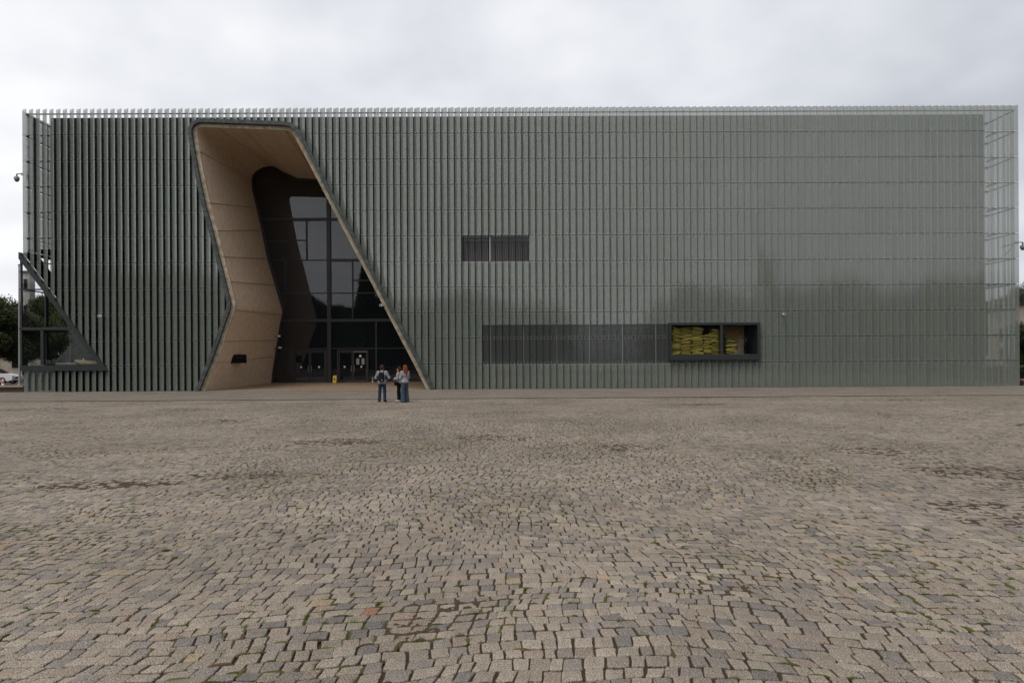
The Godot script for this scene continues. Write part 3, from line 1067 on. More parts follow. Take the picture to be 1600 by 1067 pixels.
func entrance_glass(b: Node3D, back: PackedVector2Array) -> void:
	var z := GLASS_Z
	var frame := MB.new()
	var n := back.size()
	# outer frame that follows the stone
	var inner := outward(back, -0.16)
	for k in n - 1:
		frame.ext(PackedVector2Array([back[k], back[k + 1], inner[k + 1], inner[k]]), Transform3D(Basis(), Vector3(0, 0, z - 0.05)), 0.22)
	var outline := back.duplicate()
	var bars := [[514, 240, 514, 602, 6.0], [380, 343, 600, 343, 4.0], [380, 376, 479, 376, 1.6], [380, 407, 514, 407, 1.6], [514, 406.5, 620, 406.5, 4.0], [380, 458, 700, 458, 1.6], [380, 500.5, 700, 500.5, 4.5], [380, 544.5, 700, 544.5, 1.6], [479, 343, 479, 407, 2.0], [446, 407, 446, 458, 2.0], [551, 407, 551, 500, 1.8], [551, 438, 600, 438, 1.8], [588, 500, 588, 602, 2.2], [456, 544, 456, 602, 2.5]]
	var s := (D - z) / F
	for k in bars:
		var p := flat(k[0], k[1], z)
		var q := flat(k[2], k[3], z)
		var hw: float = k[4] * s * 0.5
		var rc: PackedVector2Array
		if absf(k[0] - k[2]) < 0.1: rc = rect((p.x + q.x) / 2 - hw, minf(p.y, q.y), (p.x + q.x) / 2 + hw, maxf(p.y, q.y))
		else: rc = rect(p.x, (p.y + q.y) / 2 - hw, q.x, (p.y + q.y) / 2 + hw)
		var proud: float = 0.16 + 0.01 * k[4] + (0.013 if absf(k[0] - k[2]) < 0.1 else 0.0)
		for g in Geometry2D.intersect_polygons(rc, outline): frame.ext(g, Transform3D(Basis(), Vector3(0, 0, z - 0.06)), proud)
	var wall := part("entrance_glazing", frame.mesh(), M.mullion, b)
	# panes between the bars, each its own sheet
	var cells := [[380, 240, 514, 343], [514, 240, 620, 343], [380, 343, 479, 376], [380, 376, 479, 407], [479, 343, 514, 407], [514, 343, 620, 406.5], [380, 407, 446, 458], [446, 407, 514, 458], [514, 406.5, 551, 458], [551, 406.5, 620, 438], [551, 438, 640, 458], [380, 458, 514, 500.5], [514, 458, 551, 500.5], [551, 458, 660, 500.5], [380, 500.5, 514, 544.5], [514, 500.5, 588, 544.5], [588, 500.5, 690, 544.5], [400, 544.5, 456, 602], [456, 544.5, 514, 602], [514, 544.5, 527, 602], [576, 544.5, 588, 602], [588, 544.5, 695, 602]]
	for k in cells:
		var p := flat(k[0], k[3], z)
		var q := flat(k[2], k[1], z)
		for g in Geometry2D.intersect_polygons(rect(p.x + 0.01, p.y + 0.01, q.x - 0.01, q.y - 0.01), outline):
			var mb := MB.new()
			for lay in [0.0, 0.03]: mb.ext(g.duplicate(), Transform3D(Basis(), Vector3(0, 0, z + lay)), 0.01)
			part("pane", mb.mesh(), M.pane, wall)
	# double doors
	var floor_y := 0.235
	for dd in [[527.0, 576.0, M.grey, 0.05], [458.0, 511.0, M.mullion, 0.03]]:
		var x0 := flat(dd[0], 580, z).x
		var x1 := flat(dd[1], 580, z).x
		var y1 := flat(dd[0], 547, z).y
		var mid := (x0 + x1) / 2
		var df := MB.new()
		df.box(Vector3(x0 + 0.06, (floor_y + y1) / 2, z + 0.05), Vector3(0.12, y1 - floor_y, 0.2))
		df.box(Vector3(x1 - 0.06, (floor_y + y1) / 2, z + 0.05), Vector3(0.12, y1 - floor_y, 0.2))
		df.box(Vector3(mid, y1 - 0.06, z + 0.052), Vector3(x1 - x0 - 0.24, 0.12, 0.2))
		var door := part("door", df.mesh(), M.door_frame if M.has("door_frame") else M.mullion, b)
		for sgn in [-1.0, 1.0]:
			var a := mid if sgn > 0 else x0 + 0.12
			var e := x1 - 0.12 if sgn > 0 else mid
			a += 0.01
			e -= 0.01
			var lf := MB.new()
			var top := y1 - 0.13
			var c := Vector3((a + e) / 2, (floor_y + 0.02 + top) / 2, z + 0.05)
			lf.box(Vector3(a + 0.045, c.y, c.z), Vector3(0.09, top - floor_y - 0.02, 0.06))
			lf.box(Vector3(e - 0.045, c.y, c.z), Vector3(0.09, top - floor_y - 0.02, 0.06))
			lf.box(Vector3(c.x, top - 0.05, c.z), Vector3(e - a - 0.18, 0.1, 0.056))
			lf.box(Vector3(c.x, floor_y + 0.12, c.z), Vector3(e - a - 0.18, 0.2, 0.056))
			lf.box(Vector3(c.x, floor_y + 1.05, c.z), Vector3(e - a - 0.18, 0.035, 0.05))
			part("door_leaf", lf.mesh(), M.mullion, door)
			var g := MB.new()
			g.box(c, Vector3(e - a - 0.17, top - floor_y - 0.2, 0.02))
			part("pane", g.mesh(), M.pane, door)
			var hd := MB.new()
			var hx: float = mid + sgn * 0.12
			hd.cyl(Vector3(hx, floor_y + 0.85, c.z + 0.09), Vector3(hx, floor_y + 1.35, c.z + 0.09), 0.018, 0.018)
			hd.cyl(Vector3(hx, floor_y + 0.9, c.z + 0.02), Vector3(hx, floor_y + 0.9, c.z + 0.09), 0.012, 0.012, 6)
			hd.cyl(Vector3(hx, floor_y + 1.3, c.z + 0.02), Vector3(hx, floor_y + 1.3, c.z + 0.09), 0.012, 0.012, 6)
			part("handle", hd.mesh(), M.steel, door)
			var sk := MB.new()
			sk.cyl(Vector3(c.x + sgn * 0.1, floor_y + 1.25, c.z + 0.012), Vector3(c.x + sgn * 0.1, floor_y + 1.25, c.z + 0.016), 0.08, 0.08, 14)
			part("sticker", sk.mesh(), M.white, door)
			if dd[0] > 500.0 and sgn > 0:
				for o in [-0.18, 0.24]:
					var nt := MB.new()
					nt.box(Vector3(c.x + o, floor_y + 1.68, c.z + 0.014), Vector3(0.24, 0.5, 0.004))
					part("notice", nt.mesh(), M.grey, door)
				var dn := MB.new()
				dn.cyl(Vector3(c.x + 0.02, floor_y + 2.12, c.z + 0.012), Vector3(c.x + 0.02, floor_y + 2.12, c.z + 0.016), 0.1, 0.1, 16)
				part("sticker", dn.mesh(), M.white, door)
				var bar := MB.new()
				bar.box(Vector3(c.x, top - 0.02, c.z + 0.045), Vector3(e - a - 0.1, 0.04, 0.03))
				part("door_closer", bar.mesh(), M.steel, door)
	# the hall behind the glass
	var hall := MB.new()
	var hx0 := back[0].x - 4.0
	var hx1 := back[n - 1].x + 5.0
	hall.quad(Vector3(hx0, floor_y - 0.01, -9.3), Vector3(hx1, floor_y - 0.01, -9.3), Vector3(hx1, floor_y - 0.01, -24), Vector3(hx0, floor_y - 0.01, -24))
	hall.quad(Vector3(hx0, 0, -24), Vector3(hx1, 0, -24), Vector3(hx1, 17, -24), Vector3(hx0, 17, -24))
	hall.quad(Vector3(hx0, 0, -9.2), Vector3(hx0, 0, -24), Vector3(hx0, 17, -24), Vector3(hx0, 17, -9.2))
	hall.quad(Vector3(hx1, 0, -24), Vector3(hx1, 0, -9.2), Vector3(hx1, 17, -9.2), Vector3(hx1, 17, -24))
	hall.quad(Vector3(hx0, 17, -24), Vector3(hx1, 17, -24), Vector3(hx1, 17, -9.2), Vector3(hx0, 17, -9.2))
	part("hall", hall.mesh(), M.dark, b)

func room(x0: float, x1: float, y0: float, y1: float, z0: float, z1: float) -> MB:   # open to the front
	var m := MB.new()
	m.quad(Vector3(x0, y0, z1), Vector3(x1, y0, z1), Vector3(x1, y1, z1), Vector3(x0, y1, z1))
	m.quad(Vector3(x0, y0, z0), Vector3(x0, y0, z1), Vector3(x0, y1, z1), Vector3(x0, y1, z0))
	m.quad(Vector3(x1, y0, z1), Vector3(x1, y0, z0), Vector3(x1, y1, z0), Vector3(x1, y1, z1))
	m.quad(Vector3(x0, y0, z0), Vector3(x1, y0, z0), Vector3(x1, y0, z1), Vector3(x0, y0, z1))
	m.quad(Vector3(x0, y1, z1), Vector3(x1, y1, z1), Vector3(x1, y1, z0), Vector3(x0, y1, z0))
	return m

func front_windows(b: Node3D, wx0: float, wx1: float, wy0: float, wy1: float, lx0: float, lx1: float, ly0: float, ly1: float) -> void:
	# the small upper window, set back behind clear glass
	var r := room(wx0 - 0.1, wx1 + 0.1, wy0 + 0.05, wy1 - 0.02, -1.15, -3.2)
	var up := part("slatted_window", r.mesh(), mat(lin(0.11, 0.075, 0.072), 0.8, 0.3), b)
	var fr := MB.new()
	for yy in [wy0 + 0.1, wy1 - 0.1]: fr.box(Vector3((wx0 + wx1) / 2, yy, -1.1), Vector3(wx1 - wx0, 0.1, 0.1))
	fr.box(Vector3(wx0 + 0.02, (wy0 + wy1) / 2, -0.55), Vector3(0.05, wy1 - wy0 - 0.1, 1.0))
	part("window_frame", fr.mesh(), M.frame, up)
	var post := MB.new()
	post.box(Vector3(at(765.5, 385, -0.1).x, (wy0 + wy1) / 2, -0.1), Vector3(0.07, wy1 - wy0 - 0.06, 0.05))
	part("window_post", post.mesh(), M.clip, up)
	var blind := MB.new()
	var x := wx0 + 0.2
	while x < wx1 - 0.1:
		blind.box(Vector3(x, (wy0 + wy1) / 2, -1.9), Vector3(0.11, wy1 - wy0 - 0.3, 0.012), Basis(Vector3.UP, 0.5))
		x += 0.16
	stuff(part("blind_slats", blind.mesh(), mat(lin(0.16, 0.12, 0.115), 0.7, 0.3), up))
	var k := 0
	while wx0 + pitch * k < wx1 - 0.1:
		var g := MB.new()
		var xx := wx0 + pitch * k
		var t := pitch * 0.44
		var w := pitch * 0.9
		g.ext(rect(0, wy0 + 0.015, w, wy1 - 0.015), Transform3D(Basis(Vector3(1, 0, t / w), Vector3(0, 1, 0), Vector3(-t / w, 0, 1).normalized()), Vector3(xx, 0, 0)), 0.016)
		part("pane", g.mesh(), M.clear, up)
		k += 1
	# the long lower window
	var r2 := room(lx0 + 0.05, lx1 + 0.3, ly0 - 0.1, ly1 + 0.05, -1.15, -4.5)
	var low := part("ribbon_window", r2.mesh(), mat(lin(0.028, 0.03, 0.03), 0.8, 0.3), b)
	k = 0
	for px in [766.5, 818.0, 870.0, 921.5, 973.0, 1025.0]:
		var p := MB.new()
		p.box(Vector3(at(px, 530, -0.06).x, (ly0 + ly1) / 2, -0.06), Vector3(0.035, ly1 - ly0, 0.05))
		part("window_post", p.mesh(), M.fixing, low)
	var edges := [at(755, 530, -1.2).x]
	for px in [792.0, 844.0, 895.0, 947.0, 999.0, 1045.0]: edges.append(at(px, 530, -1.2).x)
	for j in edges.size() - 1:
		var g := MB.new()
		g.box(Vector3((edges[j] + edges[j + 1]) / 2, (ly0 + ly1) / 2, -1.2), Vector3(edges[j + 1] - edges[j] - 0.08, ly1 - ly0, 0.02))
		part("pane", g.mesh(), M.pane, low)

func bay_window(b: Node3D, p0: Vector2, p1: Vector2) -> void:
	var z1 := 0.42
	var f := MB.new()
	var cx := (p0.x + p1.x) / 2
	var cy := (p0.y + p1.y) / 2
	var xm := at(1128.5, 530, z1).x
	var dz := 1.7
	f.soft_box(Vector3(cx, p0.y + 0.19, z1 - dz / 2), Vector3(p1.x - p0.x, 0.38, dz), 0.015)
	f.soft_box(Vector3(cx, p1.y - 0.09, z1 - dz / 2), Vector3(p1.x - p0.x, 0.18, dz), 0.015)
	f.soft_box(Vector3(p0.x + 0.07, cy, z1 - dz / 2 - 0.004), Vector3(0.14, p1.y - p0.y - 0.1, dz), 0.01)
	f.soft_box(Vector3(p1.x - 0.09, cy, z1 - dz / 2 - 0.004), Vector3(0.18, p1.y - p0.y - 0.1, dz), 0.01)
	f.soft_box(Vector3(xm, cy, z1 - 0.2), Vector3(0.2, p1.y - p0.y - 0.2, 0.36), 0.01)
	var bay := part("bay_window", f.mesh(), M.frame, b)
	for e in [[p0.x + 0.14, xm - 0.1], [xm + 0.1, p1.x - 0.18]]:
		var g := MB.new()
		g.box(Vector3((e[0] + e[1]) / 2, cy + 0.1, z1 - 0.1), Vector3(e[1] - e[0], p1.y - p0.y - 0.56, 0.02))
		part("pane", g.mesh(), M.clear, bay)
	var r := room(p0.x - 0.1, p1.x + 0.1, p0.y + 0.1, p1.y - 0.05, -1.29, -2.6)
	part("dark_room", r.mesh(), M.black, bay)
	var wood := MB.new()
	var wx0 := at(1132, 530, -1.0).x
	var wx1 := at(1163, 530, -1.0).x
	wood.box(Vector3((wx0 + wx1) / 2, cy + 0.1, -1.05), Vector3(wx1 - wx0, p1.y - p0.y - 0.5, 0.05))
	part("wood_panel", wood.mesh(), textured(mat(lin(0.32, 0.185, 0.05), 0.6), noise_tex(0.02, 256, Color(0.7, 0.66, 0.6), Color(1, 1, 1)), 0.6), bay)
	# piles of flat bundles behind the panes
	var shapes := []
	for v in 5:
		var m := MB.new()
		var poly := PackedVector2Array()
		for j in 18:
			var a := TAU * j / 18
			var q := Vector2(signf(cos(a)) * pow(absf(cos(a)), 0.5), signf(sin(a)) * pow(absf(sin(a)), 0.6))
			var bend := 0.22 * sin(q.x * (1.5 + v * 0.4) + v)
			poly.append(Vector2(q.x * 0.5, q.y * 0.46 + bend) * Vector2(1.0 + rng.randf_range(-0.03, 0.03), 1.0 + rng.randf_range(-0.12, 0.12)))
		m.ext(poly, Transform3D(Basis(), Vector3(0, 0, -0.5)), 1.0)
		shapes.append(m.mesh())
	var mats := []
	for v in [Vector3(0.42, 0.36, 0.07), Vector3(0.34, 0.31, 0.07), Vector3(0.5, 0.42, 0.09), Vector3(0.30, 0.24, 0.05), Vector3(0.10, 0.13, 0.05)]:
		mats.append(textured(mat(lin(v.x, v.y, v.z), 0.85, 0.3), noise_tex(0.06, 128, Color(0.6, 0.6, 0.6), Color(1, 1, 1)), 1.5))
	var bottom := p0.y + 0.39
	for col in [[1048.5, 1063.0, 15, -0.25, 1.0, "leftmost pile"], [1062.0, 1080.0, 17, 0.0, 1.0, "second pile from the left"], [1079.0, 1098.0, 16, 0.05, 1.0, "third pile from the left"], [1098.0, 1111.0, 12, 0.1, 0.72, "fourth pile, below the leaning bundles,"], [1110.0, 1125.0, 16, 0.0, 0.92, "pile beside the middle post"], [1133.0, 1150.0, 11, 0.0, 0.62, "low pile against the wood panel"]]:
		var a := at(col[0], 530, -0.2).x
		var e := at(col[1], 530, -0.2).x
		var y := bottom
		var full: float = (p1.y - 0.3 - bottom) * col[4]
		for k in col[2]:
			var h: float = full / col[2]
			if e - a > 0:
				var lying: float = rng.randf_range(-0.06, 0.06) + (-0.16 if col[3] < -0.1 and k > 3 else 0.0)
				bundle(shapes, mats, Vector3((a + e) / 2 + rng.randf_range(-0.05, 0.05), y + h / 2, rng.randf_range(-0.32, -0.2)), Vector3((e - a) * rng.randf_range(0.85, 1.05), h * rng.randf_range(0.86, 1.08), 0.5), lying, 1 if col[0] > 1130 and k in [4, 7, 9, 10] else 0,
					"%s bundle, %s in the %s, bay window" % ["dark" if col[0] > 1130 and k in [4, 7, 9, 10] else "yellow-green", ordinal(k), col[5]])
			y += h
	# leaning bundles above the right-hand pile
	for k in 5:
		var s := at(1098 + k * 2.2, 541.5 - k * 3.0, -0.22)
		bundle(shapes, mats, Vector3(s.x + 0.45, s.y + 0.28 + 0.04 * k, -0.26 - 0.01 * k), Vector3(1.15, 0.13, 0.45), 0.52 - k * 0.03, 0, "yellow-green bundle leaning to the right, %s of the leaning ones in the bay window" % ordinal(k))

func ordinal(k: int) -> String:
	return ["lowest", "second", "third", "fourth", "fifth", "sixth", "seventh", "eighth", "ninth", "tenth", "eleventh", "twelfth", "thirteenth", "fourteenth", "fifteenth", "sixteenth", "seventeenth"][k]

func bundle(shapes: Array, mats: Array, p: Vector3, s: Vector3, lean: float, dark: int, label: String) -> void:
	var o := part("flat_bundle", shapes[rng.randi_range(0, 4)], mats[4] if dark else mats[rng.randi_range(0, 3)], self)
	o.transform = Transform3D(Basis(Vector3.BACK, lean) * Basis.from_scale(s), p)
	tag(o, label, "bundle", "bundles piled in the bay window")

func corner_window(b: Node3D, t0: Vector2, t1: Vector2, t2: Vector2, cx0: float) -> void:
	var z := 0.22
	var f := MB.new()
	var tfz := Transform3D(Basis(), Vector3(0, 0, z - 0.3))
	var d := (t2 - t0).normalized()
	var inn := Vector2(-d.y, d.x) * -0.3
	if inn.x > 0: inn = -inn
	f.ext(PackedVector2Array([t0, t0 + Vector2(0, -0.44), t2 + Vector2(-0.32, 0.02), t2]), tfz, 0.36)
	var sill_h := 0.36
	f.box(Vector3((t1.x + t2.x) / 2 - 0.1, t1.y + sill_h / 2, z - 0.14), Vector3(t2.x - t1.x - 0.25, sill_h, 0.37))
	var at_y := func(px: float, py: float): return at(px, py, z).y
	var hyp := func(y: float): return lerpf(t0.x, t2.x, (t0.y - y) / (t0.y - t2.y))
	var ym: float = at_y.call(60, 513.5)
	f.box(Vector3((t1.x + hyp.call(ym)) / 2 - 0.12, ym, z - 0.12), Vector3(hyp.call(ym) - t1.x - 0.25, 0.18, 0.34))
	var yu: float = at_y.call(60, 452)
	f.box(Vector3((t1.x + hyp.call(yu)) / 2 - 0.1, yu, z - 0.1), Vector3(hyp.call(yu) - t1.x - 0.2, 0.09, 0.1))
	var xm := at(64.5, 540, z).x
	f.box(Vector3(xm, (ym + t1.y + sill_h) / 2, z - 0.1), Vector3(0.2, ym - t1.y - sill_h - 0.08, 0.2))
	f.box(Vector3(t1.x + 0.06, (t0.y + t1.y) / 2 - 0.2, z - 0.12), Vector3(0.1, t0.y - t1.y - 0.7, 0.12))
	# posts, sill and head of the glazed side
	for zz in [-2.1, -4.6, -8.0]: f.box(Vector3(XL + 0.02, (t0.y + t1.y) / 2, zz), Vector3(0.12, t0.y - t1.y, 0.26 if zz > -7 else 0.4))
	for yy in [t1.y + 0.1, ym, t0.y]: f.box(Vector3(XL + 0.02, yy, -4.0), Vector3(0.14, 0.2, 7.9))
	f.box(Vector3(XL + 0.02, yu, -4.0), Vector3(0.08, 0.08, 7.9))
	var win := part("corner_window", f.mesh(), M.frame, b)
	# panes of the front triangle
	var rows := [[t1.y + sill_h, ym], [ym, yu], [yu, t0.y - 0.5]]
	for r in rows:
		var cuts := [t1.x + 0.1, xm, t2.x] if r[1] <= ym + 0.01 else [t1.x + 0.1, t2.x]
		for c in cuts.size() - 1:
			var rc := rect(cuts[c], r[0], cuts[c + 1], r[1])
			for g in Geometry2D.intersect_polygons(rc, PackedVector2Array([t0 - Vector2(0, 0.3), t1, t2 - Vector2(0.3, 0)])):
				var mb := MB.new()
				mb.ext(g, Transform3D(Basis(), Vector3(0, 0, z - 0.12)), 0.02)
				part("pane", mb.mesh(), M.clear, win)
	for zz in [[-0.1, -2.0], [-2.2, -4.5], [-4.7, -7.8]]:
		for yy in [[t1.y + 0.2, ym - 0.1], [ym + 0.1, yu - 0.05], [yu + 0.05, t0.y - 0.1]]:
			var mb := MB.new()
			mb.box(Vector3(XL + 0.02, (yy[0] + yy[1]) / 2, (zz[0] + zz[1]) / 2), Vector3(0.02, yy[1] - yy[0], zz[0] - zz[1]))
			part("pane", mb.mesh(), M.clear, win)
	# the room behind
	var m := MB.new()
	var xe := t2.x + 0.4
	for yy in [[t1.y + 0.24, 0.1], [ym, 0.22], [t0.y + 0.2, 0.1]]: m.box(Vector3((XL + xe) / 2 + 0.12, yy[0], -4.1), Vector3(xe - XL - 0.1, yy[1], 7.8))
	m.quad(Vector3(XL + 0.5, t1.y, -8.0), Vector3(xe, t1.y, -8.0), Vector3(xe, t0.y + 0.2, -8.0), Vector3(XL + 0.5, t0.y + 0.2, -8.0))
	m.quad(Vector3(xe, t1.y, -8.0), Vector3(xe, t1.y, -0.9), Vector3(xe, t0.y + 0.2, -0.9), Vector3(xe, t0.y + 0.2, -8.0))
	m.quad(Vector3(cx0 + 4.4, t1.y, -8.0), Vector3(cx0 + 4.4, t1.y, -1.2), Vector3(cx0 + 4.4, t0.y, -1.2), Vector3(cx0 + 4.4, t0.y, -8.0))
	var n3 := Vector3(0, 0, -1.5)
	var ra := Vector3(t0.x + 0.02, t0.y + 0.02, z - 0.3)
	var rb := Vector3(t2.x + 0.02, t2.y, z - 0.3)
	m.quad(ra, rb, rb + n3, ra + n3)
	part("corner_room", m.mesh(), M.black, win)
	# cushions on the window ledge
	var fabric := textured(mat(lin(0.30, 0.27, 0.19), 0.9, 0.2), noise_tex(0.05, 128, Color(0.7, 0.7, 0.7), Color(1, 1, 1)), 2.0)
	var y0 := t1.y + 0.3
	var p := at(136, 564, -0.35)
	var bag := part("floor_cushion", fielded([[Vector3(-0.8, 0.32, 0), Vector3(-0.3, 0.2, 0), 0.14, 0.2], [Vector3(-0.3, 0.2, 0), Vector3(0.7, 0.16, 0), 0.2, 0.16], [Vector3(0.4, 0.2, -0.1), Vector3(0.95, 0.3, -0.1), 0.14, 0.1]], 0.035, 0.1), fabric, self, Vector3(p.x, y0, -0.45))
	tag(bag, "largest beige floor cushion slumped on the ledge of the corner window", "cushion", "cushions in the corner window")
	p = at(93, 566, -0.4)
	var roll_ := part("floor_cushion", fielded([[Vector3(-0.85, 0.13, 0), Vector3(0.85, 0.13, 0), 0.12, 0.12]], 0.035, 0.08), textured(mat(lin(0.24, 0.25, 0.21), 0.9, 0.2), noise_tex(0.05, 128, Color(0.7, 0.7, 0.7), Color(1, 1, 1)), 2.0), self, Vector3(p.x + 0.4, y0, -0.75))
	tag(roll_, "long grey-green bolster cushion lying at the left of the corner window ledge", "cushion", "cushions in the corner window")
	p = at(152, 566, -0.4)
	var flat_ := part("floor_cushion", fielded([[Vector3(-0.4, 0.12, 0), Vector3(0.4, 0.14, 0), 0.13, 0.11]], 0.03, 0.08), fabric, self, Vector3(p.x, y0, -0.8))
	tag(flat_, "small striped beige cushion at the pointed right end of the corner window", "cushion", "cushions in the corner window")

# ------------------------------------------------------------------ what stands around
func tree(label: String, at_: Vector3, h: float, spread: float, trunk_h: float, k: Color, n: int, cone := false, sd := 1, leaf := 1.0, group := "") -> void:
	var far := group != ""
	var r := RandomNumberGenerator.new()
	r.seed = sd
	var t := thing("conifer" if cone else "leafy_tree", label, "tree", at_, r.randf() * TAU, group)
	var tm := MB.new()
	var tr := h * 0.022 + 0.05
	var lobes := []
	tm.cyl(Vector3.ZERO, Vector3(0.05 * h * 0.3, trunk_h, 0.1), tr * 1.3, tr * 0.85, 9)
	if cone:
		tm.cyl(Vector3(0.05 * h * 0.3, trunk_h, 0.1), Vector3(0, h * 0.97, 0), tr * 0.85, 0.03, 7)
	else:
		for j in 9:
			var a := TAU * j / 9 + r.randf() * 0.6
			var e := Vector3(cos(a) * spread * r.randf_range(0.35, 0.68), r.randf_range(trunk_h * 1.1, h * 0.9), sin(a) * spread * r.randf_range(0.35, 0.68))
			var m := Vector3(0.05 * h * 0.3, trunk_h, 0.1)
			var elbow := m.lerp(e, 0.5) + Vector3(0, -0.06 * h, 0) * r.randf()
			tm.cyl(m, elbow, tr * 0.5, tr * 0.3, 6)
			tm.cyl(elbow, e, tr * 0.3, 0.03, 5)
			lobes.append([e, r.randf_range(0.32, 0.5) * spread])
		lobes.append([Vector3(0, h * 0.8, 0), spread * 0.5])
		lobes.append([Vector3(spread * 0.1, h * 0.6, 0), spread * 0.6])
	part("trunk", tm.mesh(), M.bark, t)
	var tfs := []
	var cols := PackedColorArray()
	for j in n:
		var p: Vector3
		if cone:
			var u := pow(r.randf(), 0.7)
			var y := lerpf(h, trunk_h, u)
			var a := r.randf() * TAU
			var tier := 0.72 + 0.28 * absf(sin(y * 2.1 + a * 0.5))
			p = Vector3(cos(a), 0, sin(a)) * (spread * u * tier * sqrt(r.randf_range(0.25, 1.0))) + Vector3(0, y - 0.1 * h * r.randf() * u * 0.3, 0)
		else:
			var l: Array = lobes[r.randi_range(0, lobes.size() - 1)]
			var d := Vector3(r.randfn(), r.randfn(), r.randfn()).normalized()
			p = l[0] + d * Vector3(1, 0.8, 1) * l[1] * pow(r.randf(), 0.4)
			if p.y > h: p.y = h - r.randf() * 0.4
		tfs.append(Transform3D(Basis(Vector3(r.randfn(), r.randfn(), r.randfn()).normalized(), r.randf() * TAU) * Basis.from_scale(Vector3.ONE * r.randf_range(0.7, 1.4) * leaf), p))
		var v := r.randf_range(0.65, 1.35)
		cols.append(Color(k.r * v * r.randf_range(0.85, 1.25), k.g * v, k.b * v))
	if far:
		stuff(many("crown", M.clump, M.leaf, t, tfs, cols))
		return
	var mb := MB.new()
	mb.colored = true
	var a: Array = M.clump.surface_get_arrays(0)
	var cv: PackedVector3Array = a[Mesh.ARRAY_VERTEX]
	var ci: PackedInt32Array = a[Mesh.ARRAY_INDEX]
	for j in tfs.size():
		var base := mb.v.size()
		mb.v.append_array((tfs[j] as Transform3D) * cv)
		var shade := PackedColorArray()
		shade.resize(cv.size())
		shade.fill(cols[j])
		mb.c.append_array(shade)
		for q in ci: mb.ix.append(base + q)
	part("crown", mb.mesh(), M.leaf, t)

